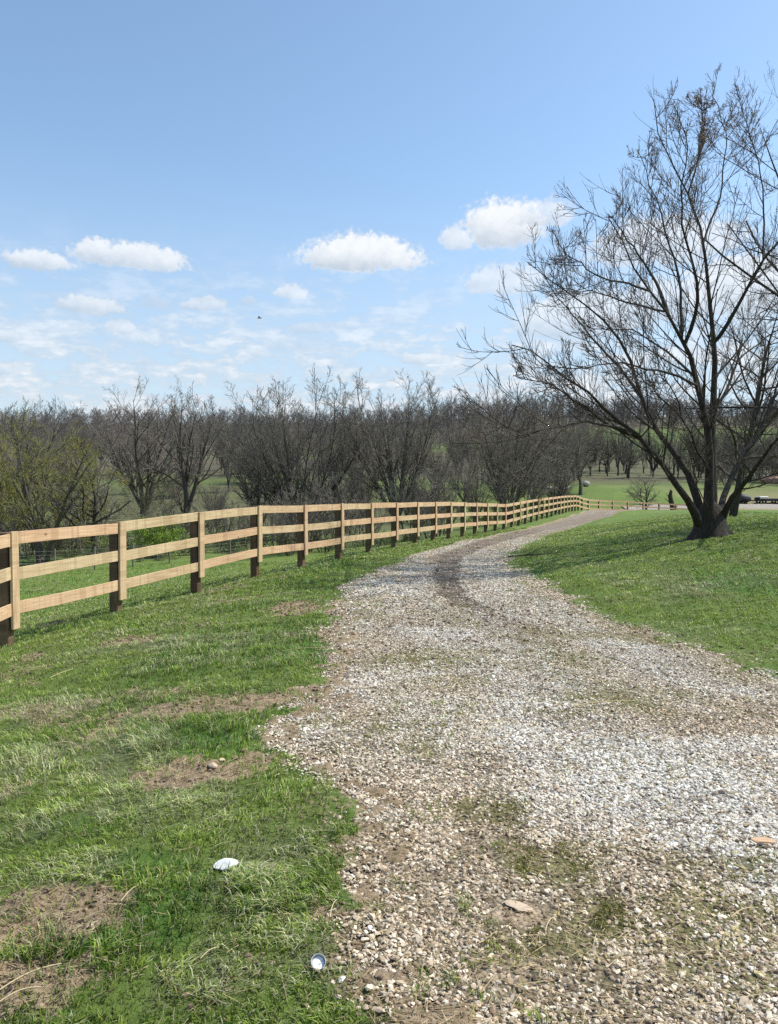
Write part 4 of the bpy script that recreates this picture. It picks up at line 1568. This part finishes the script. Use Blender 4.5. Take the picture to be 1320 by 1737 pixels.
# stones in the bare patches
for i, (u, v, s, lab, mk) in enumerate([
    (362, 1303, .028, 'tan stone at the left end of the earth strip below the lush tuft', 'tanrock'),
    (377, 1294, .022, 'smaller tan stone on the earth strip, above its bigger neighbour', 'tanrock'),
    (399, 1290, .020, 'brown pebble at the upper edge of the earth strip below the lush tuft', 'clod'),
    (414, 1278, .024, 'brown pebble nearest the gravel on the strip of bare earth', 'clod'),
    (580, 1670, .013, 'little white pebble in the grass right of the plastic cap', 'whitestone'),
    (628, 1582, .011, 'little pale pebble on the soil at the edge of the gravel', 'whitestone'),
]):
    q = ground_at(u, v)
    lump('stone', q, (s * 1.2, s, s * .65), M[mk], lab, 'stone', 60 + i, 2, .3, .2, rz=i)
for i, (u, v, s, lab) in enumerate([
    (195, 1572, .065, 'dark crumbling clod of earth with a ragged edge left of the lower lush grass'),
    (165, 1578, .050, 'pale flat crust of dry earth beside the dark crumbling clod'),
    (415, 1196, .060, 'dark clod of earth in the bare strip above the lush tuft'),
    (205, 1086, .050, 'dark clod of turned earth near the second fence post'),
    (880, 1543, .050, 'ragged tan crust of earth at the top of the tan patch on the gravel'),
]):
    q = ground_at(u, v)
    mk = 'tanrock' if 'tan ' in lab or 'pale' in lab else 'clod'
    lump('earth_clod', q + [0, 0, .0], (s * 1.1, s * .7, s * .13), M[mk], lab, 'clod', 80 + i, 3, .9, .2, rz=i * .7)


def chip():
    q = ground_at(1293, 1438)
    me_v = []
    out = [(-.05, -.01), (-.03, -.022), (.01, -.02), (.05, -.012), (.062, .003), (.03, .016), (0, .022), (-.035, .013)]
    n = len(out)
    v = [(x, y, .004 * math.sin(x * 60)) for x, y in out] + [(x, y, .006 + .004 * math.sin(x * 60)) for x, y in out]
    f = MB()
    quads = [(i, (i + 1) % n, n + (i + 1) % n, n + i) for i in range(n)]
    top = [(n, n + i, n + i + 1) for i in range(1, n - 1)]
    bot = [(0, i + 1, i) for i in range(1, n - 1)]
    f.add(np.array(v), quads, top + bot)
    o = f.build('wood_chip', M['chip'])
    o.location = (q[0], q[1], q[2] + .025)
    o.rotation_euler = (.1, .05, -.25)
    tag(o, 'flat orange-tan piece of wood on the gravel at the right edge', 'wood chip')


chip()


def straw(u1, v1, u2, v2, lab, r=.0022, group=None):
    a = ground_at(u1, v1); b = ground_at(u2, v2)
    rr = random.Random(int(u1))
    n = 7
    P = []
    nx = np.array([-(b - a)[1], (b - a)[0], 0]) / (np.linalg.norm(b - a) + 1e-6)
    bow = rr.uniform(-.06, .06) * np.linalg.norm(b - a)
    for i in range(n):
        t = i / (n - 1)
        p = a + (b - a) * t + nx * bow * 4 * t * (1 - t)
        p[2] = float(hgt(p[0], p[1])) + .028 + .012 * math.sin(t * 3)
        P.append(p)
    P = np.array([P])
    v, q = tubes(P - P[:, :1], np.full((1, n), r) * np.linspace(1, .6, n)[None], 5)
    o = mesh_obj('straw_stalk', v, q, M['straw'], smooth=True)
    o.location = P[0, 0].tolist()
    tag(o, lab, 'straw', group)


straw(968, 1206, 1078, 1196, 'long pale stalk lying across the middle of the gravel', .004)
straw(628, 1610, 662, 1592, 'short pale stalk on the soil between grass and gravel')
straw(205, 1545, 236, 1516, 'pale stalk slanting over the grass above the dark clod')
straw(0, 1700, 105, 1655, 'long dry stalk on the bare earth in the lower left corner', .003)
straw(0, 1722, 70, 1690, 'lower of the dry stalks on the bare earth in the corner', .003)
straw(340, 1640, 372, 1622, 'thin yellowish stalk in the grass left of the plastic cap')
straw(480, 1109, 545, 1104, 'pale stalk lying beside the drive below the small brown patch', .003)
straw(70, 1103, 102, 1097, 'pale stalk in the grass beside the nearest fence post', .003)
straw(85, 1155, 125, 1140, 'bent pale stalk on the thin turf below the first fence bay', .003)
straw(925, 1600, 945, 1572, 'short straw beside the tan crust on the gravel')
straw(1240, 1570, 1280, 1560, 'thin straw on the mossy gravel at the right', .0025)
straw(890, 1425, 930, 1420, 'thin stalk at the left edge of the whitest gravel')
straw(85, 1272, 122, 1268, 'pale straw lying left of the lush tuft of grass', .003)
straw(560, 1570, 572, 1545, 'short upright-looking straw on the brown patch near the gravel')


# ---- far side features
def far_lane():
    Y = np.linspace(106.5, 111.5, 8)
    X = np.linspace(34, 110, 60)
    Xg, Yg = np.meshgrid(X, Y)
    off = 2.0 * np.sin(Xg * .05)
    Yg = Yg + off
    z = hgt(Xg, Yg) + .10
    z[0] -= .2; z[-1] -= .2
    one = np.ones(Xg.size)
    o = mesh_obj('lane', np.stack([Xg, Yg, z], -1).reshape(-1, 3), grid_faces(*Xg.shape), M['road'],
                 attrs=dict(white=one * .45, moss=one * 0, soil=one * 0, cover=one), smooth=True)
    tag(o, 'far pale gravel lane behind the trees at the right edge', kind='structure')


far_lane()

lump('sand_heap', ground_pt(948, 128, 0), (3.0, 1.6, .35), mat_plain("pale_sand", (.50, .43, .36), .9), 'low pale heap of sand on the green slope left of the solitary tree', 'heap', 90, 3, .8, .2)
lump('rock', ground_pt(994, 132, 0), (.65, .5, .55), M['greystone'], 'pale rock just right of the solitary dark tree', 'rock', 91, 3, .3, .1)


def broken_trunk():
    p = np.array(ground_pt(1143, 104, .2))
    q = np.array([[p, p + [-.1, 0, .7], p + [-.25, 0, 1.6], p + [-.5, 0, 2.6], p + [-.35, 0, 3.4]]])
    v, f = tubes(q - p, np.array([[.42, .36, .32, .30, .16]]), 9)
    l, rl = spawn(np.random.default_rng(2), q - p, np.array([[.4, .36, .3, .3, .16]]), 6, .4, 1, (40, 80), .4, 5, .2, .2, .3, minr=.03)
    root = empty('broken_tree', p.tolist())
    tag(root, 'short broken tree trunk standing between far fence and slope', 'tree')
    mesh_obj('trunk', v, f, M['bark'], root, smooth=True)
    v, f = tubes(l, rl, 4)
    mesh_obj('crown', v, f, M['bark'], root)


broken_trunk()


def bird(u, v, Y):
    c = at(u, v, Y)
    m = MB()
    body = np.array([[[-.16, 0, 0], [-.1, 0, .02], [0, 0, .03], [.1, 0, .03], [.17, 0, .02], [.2, 0, .01]]])
    vv, q = tubes(body, np.array([[.008, .03, .045, .04, .028, .006]]), 8)
    m.add(vv, q)
    for s in (-1, 1):
        w = np.array([(.06, s * .03, .04), (-.05, s * .03, .04), (-.07, s * .20, .10), (.03, s * .20, .11), (-.10, s * .38, .06)])
        up = w + [0, 0, .006]
        m.add(np.concatenate([w, up]), [(0, 1, 2, 3), (5, 8, 7, 6)], [(3, 2, 4), (8, 9, 7)])
    o = m.build('bird', M['bark'])
    o.location = c.tolist()
    tag(o, 'small dark bird flying below the clouds left of centre', 'bird')


bird(440, 540, 60)


# ---- the machines parked beyond the far lane
M['darkmetal'] = mat_plain("dark_machine_paint", (.045, .045, .050), .6, .3)
M['rubber'] = mat_plain("tyre_rubber", (.022, .022, .022), .85, .2)


def ring(m, c, r, w, seg=20):
    prof = [(r * .45, -w), (r * .85, -w), (r, -w * .6), (r, w * .6), (r * .85, w), (r * .45, w)]
    v = [(c[0] + rr_ * math.cos(2 * math.pi * k / seg), c[1] + y_, c[2] + rr_ * math.sin(2 * math.pi * k / seg)) for rr_, y_ in prof for k in range(seg)]
    q = [(i * seg + k, i * seg + (k + 1) % seg, ((i + 1) % 6) * seg + (k + 1) % seg, ((i + 1) % 6) * seg + k) for i in range(6) for k in range(seg)]
    m.add(np.array(v), q)


def machines():
    p = np.array(ground_pt(1304, 113.5, 0))
    root = empty('trailer', p.tolist())
    tag(root, 'low dark trailer with a pale load parked beyond the far lane at the right edge', 'trailer')
    m = MB()
    m.box((0, 0, .58), (1.75, 0, 0), (0, .8, 0), (0, 0, .20))
    m.box((-1.7, 0, .78), (.05, 0, 0), (0, .8, 0), (0, 0, .14))
    m.box((2.3, 0, .55), (.6, 0, 0), (0, .05, 0), (0, 0, .05))
    bevel_obj(m.build('deck', M['darkmetal'], root), .02)
    for x in (-1.1, 1.2):
        for y in (-.88, .88):
            m = MB(); ring(m, (x, y, .36), .36, .11)
            m.build('wheel', M['rubber'], root)
    m = MB(); m.box((-.95, 0, .98), (.62, 0, 0), (0, .6, 0), (0, 0, .10))
    o = m.build('load_cover', M['plastic'], root)
    bevel_obj(o, .06)
    p = np.array(ground_pt(1262, 113.5, 0))
    root = empty('farm_machine', p.tolist())
    tag(root, 'dark rounded farm machine with a drawbar pointing right, beside the many-stemmed tree', 'machine')
    m = MB()
    b = np.array([[[-.95, 0, .75], [-.9, 0, .75], [-.3, 0, .78], [.4, 0, .72], [.85, 0, .62], [1.0, 0, .6]]])
    v, q = tubes(b, np.array([[.3, .5, .62, .58, .4, .2]]), 12)
    m.add(v, q)
    m.build('body', M['darkmetal'], root, smooth=True)
    m = MB(); m.box((1.45, 0, .42), (.62, 0, 0), (0, .09, 0), (0, 0, .09))
    m.build('drawbar', M['darkmetal'], root)
    for y in (-.7, .7):
        m = MB(); ring(m, (-.1, y, .38), .38, .12)
        m.build('wheel', M['rubber'], root)


machines()


def fallen_branch():
    r0 = np.random.default_rng(8)
    c = ground_at(905, 945)
    s0 = np.array([[[-.7, -.25, .03], [-.35, -.1, .05], [0, 0, .07], [.4, .12, .06], [.8, .3, .1]]])
    l, rl = spawn(r0, s0, np.array([[.022, .02, .017, .013, .008]]), 7, .1, .95, (30, 60), .45, 5, .0, .12, .6, minr=.006, flat=.85)
    l[..., 2] = np.clip(l[..., 2], .03, .25)
    l2, rl2 = spawn(r0, l, rl, 3, .3, .95, (30, 60), .5, 4, .0, .12, .6, minr=.005, flat=.85)
    l2[..., 2] = np.clip(l2[..., 2], .03, .3)
    v, q = join([tubes(s0, np.array([[.022, .02, .017, .013, .008]]), 6), tubes(l, rl, 4), tubes(l2, rl2, 3)])
    o = mesh_obj('fallen_branch', v, q, M['bark'])
    o.location = (c[0], c[1], c[2])
    tag(o, 'thin dead branch lying on the grass edge at the inside of the bend', 'branch')


fallen_branch()
lump('soil_heap', ground_pt(1316, 138, 0), (2.6, 1.5, .9), mat_plain("reddish_soil", (.32, .20, .15), .95, .3, 6), 'heap of reddish soil on the bank at the right edge', 'heap', 93, 3, .6, .2)


# ---- crumbs of earth, dry stalk bits and dead leaves over the bare patches
def debris():
    r0 = np.random.default_rng(33)
    n = 130000
    yy = np.linspace(1.7, 16, 400)
    pdf = (yy * .58 + .9) * yy ** -1.5
    cdf = np.cumsum(pdf); cdf /= cdf[-1]
    y = np.interp(r0.random(n), cdf, yy)
    x = (r0.random(n) * 2 - 1) * (.58 * y + .9)
    r, dirt, lush, pale = fields(x, y)
    white, moss, soil = road_fields(x, y)
    d = np.where(r > 0, np.maximum(soil * .5 + .06, dirt * .8), dirt)
    k = r0.random(n) < d * .8 + .02
    x, y, r, dirt = x[k], y[k], r[k], dirt[k]
    n = len(x)
    z = np.maximum(hgt(x, y) + detail(x, y, dirt, r) - .11 * sstep(r, .12, .5), road_z(x, y))
    # crumbs
    nc = int(n * .62)
    bv, bf = ico()
    size = (.003 + .008 * r0.random(nc) ** 2.5) * np.clip(y[:nc] / 5, 1, 2)
    v = bv[None] * (1 + (r0.random((nc, 12, 1)) - .5) * .9) * size[:, None, None] * np.array([1.2, 1, .75])
    v = v + np.stack([x[:nc], y[:nc], z[:nc] + size * .35], -1)[:, None]
    f = (bf[None] + (np.arange(nc) * 12)[:, None, None]).reshape(-1, 3)
    col = np.array([.215, .155, .10]) * (.45 + .9 * r0.random((nc, 1)))
    o = mesh_obj('earth_crumbs', v.reshape(-1, 3), f, M['stone'], attrs=dict(tint=np.repeat(col, 12, 0)))
    tag(o, 'brown crumbs of earth scattered over the bare patches', 'crumbs', kind='stuff')
    # bits of straw
    xs, ys, zs = x[nc:], y[nc:], z[nc:]
    m = len(xs)
    th = r0.random(m) * 6.283
    ln = .012 + .045 * r0.random(m) ** 2
    w = .0012 * np.clip(ys / 4, 1, 3)
    dx, dy = np.cos(th) * ln, np.sin(th) * ln
    c = np.stack([xs, ys, zs + .012], -1)
    a = np.stack([dx, dy, (r0.random(m) - .5) * ln * .4], -1)
    s_ = np.stack([-np.sin(th), np.cos(th), np.full(m, .3)], -1) * w[:, None]
    vv = np.stack([c - a - s_, c - a + s_, c + a + s_, c + a - s_], 1).reshape(-1, 3)
    col = np.array([.46, .37, .21]) * (.5 + .75 * r0.random((m, 1)))
    o = mesh_obj('straw_litter', vv, np.arange(m * 4).reshape(-1, 4), M['leafy'], attrs=dict(tint=np.repeat(col, 4, 0)))
    tag(o, 'short bits of dry straw strewn over turf and bare earth', 'litter', kind='stuff')


debris()
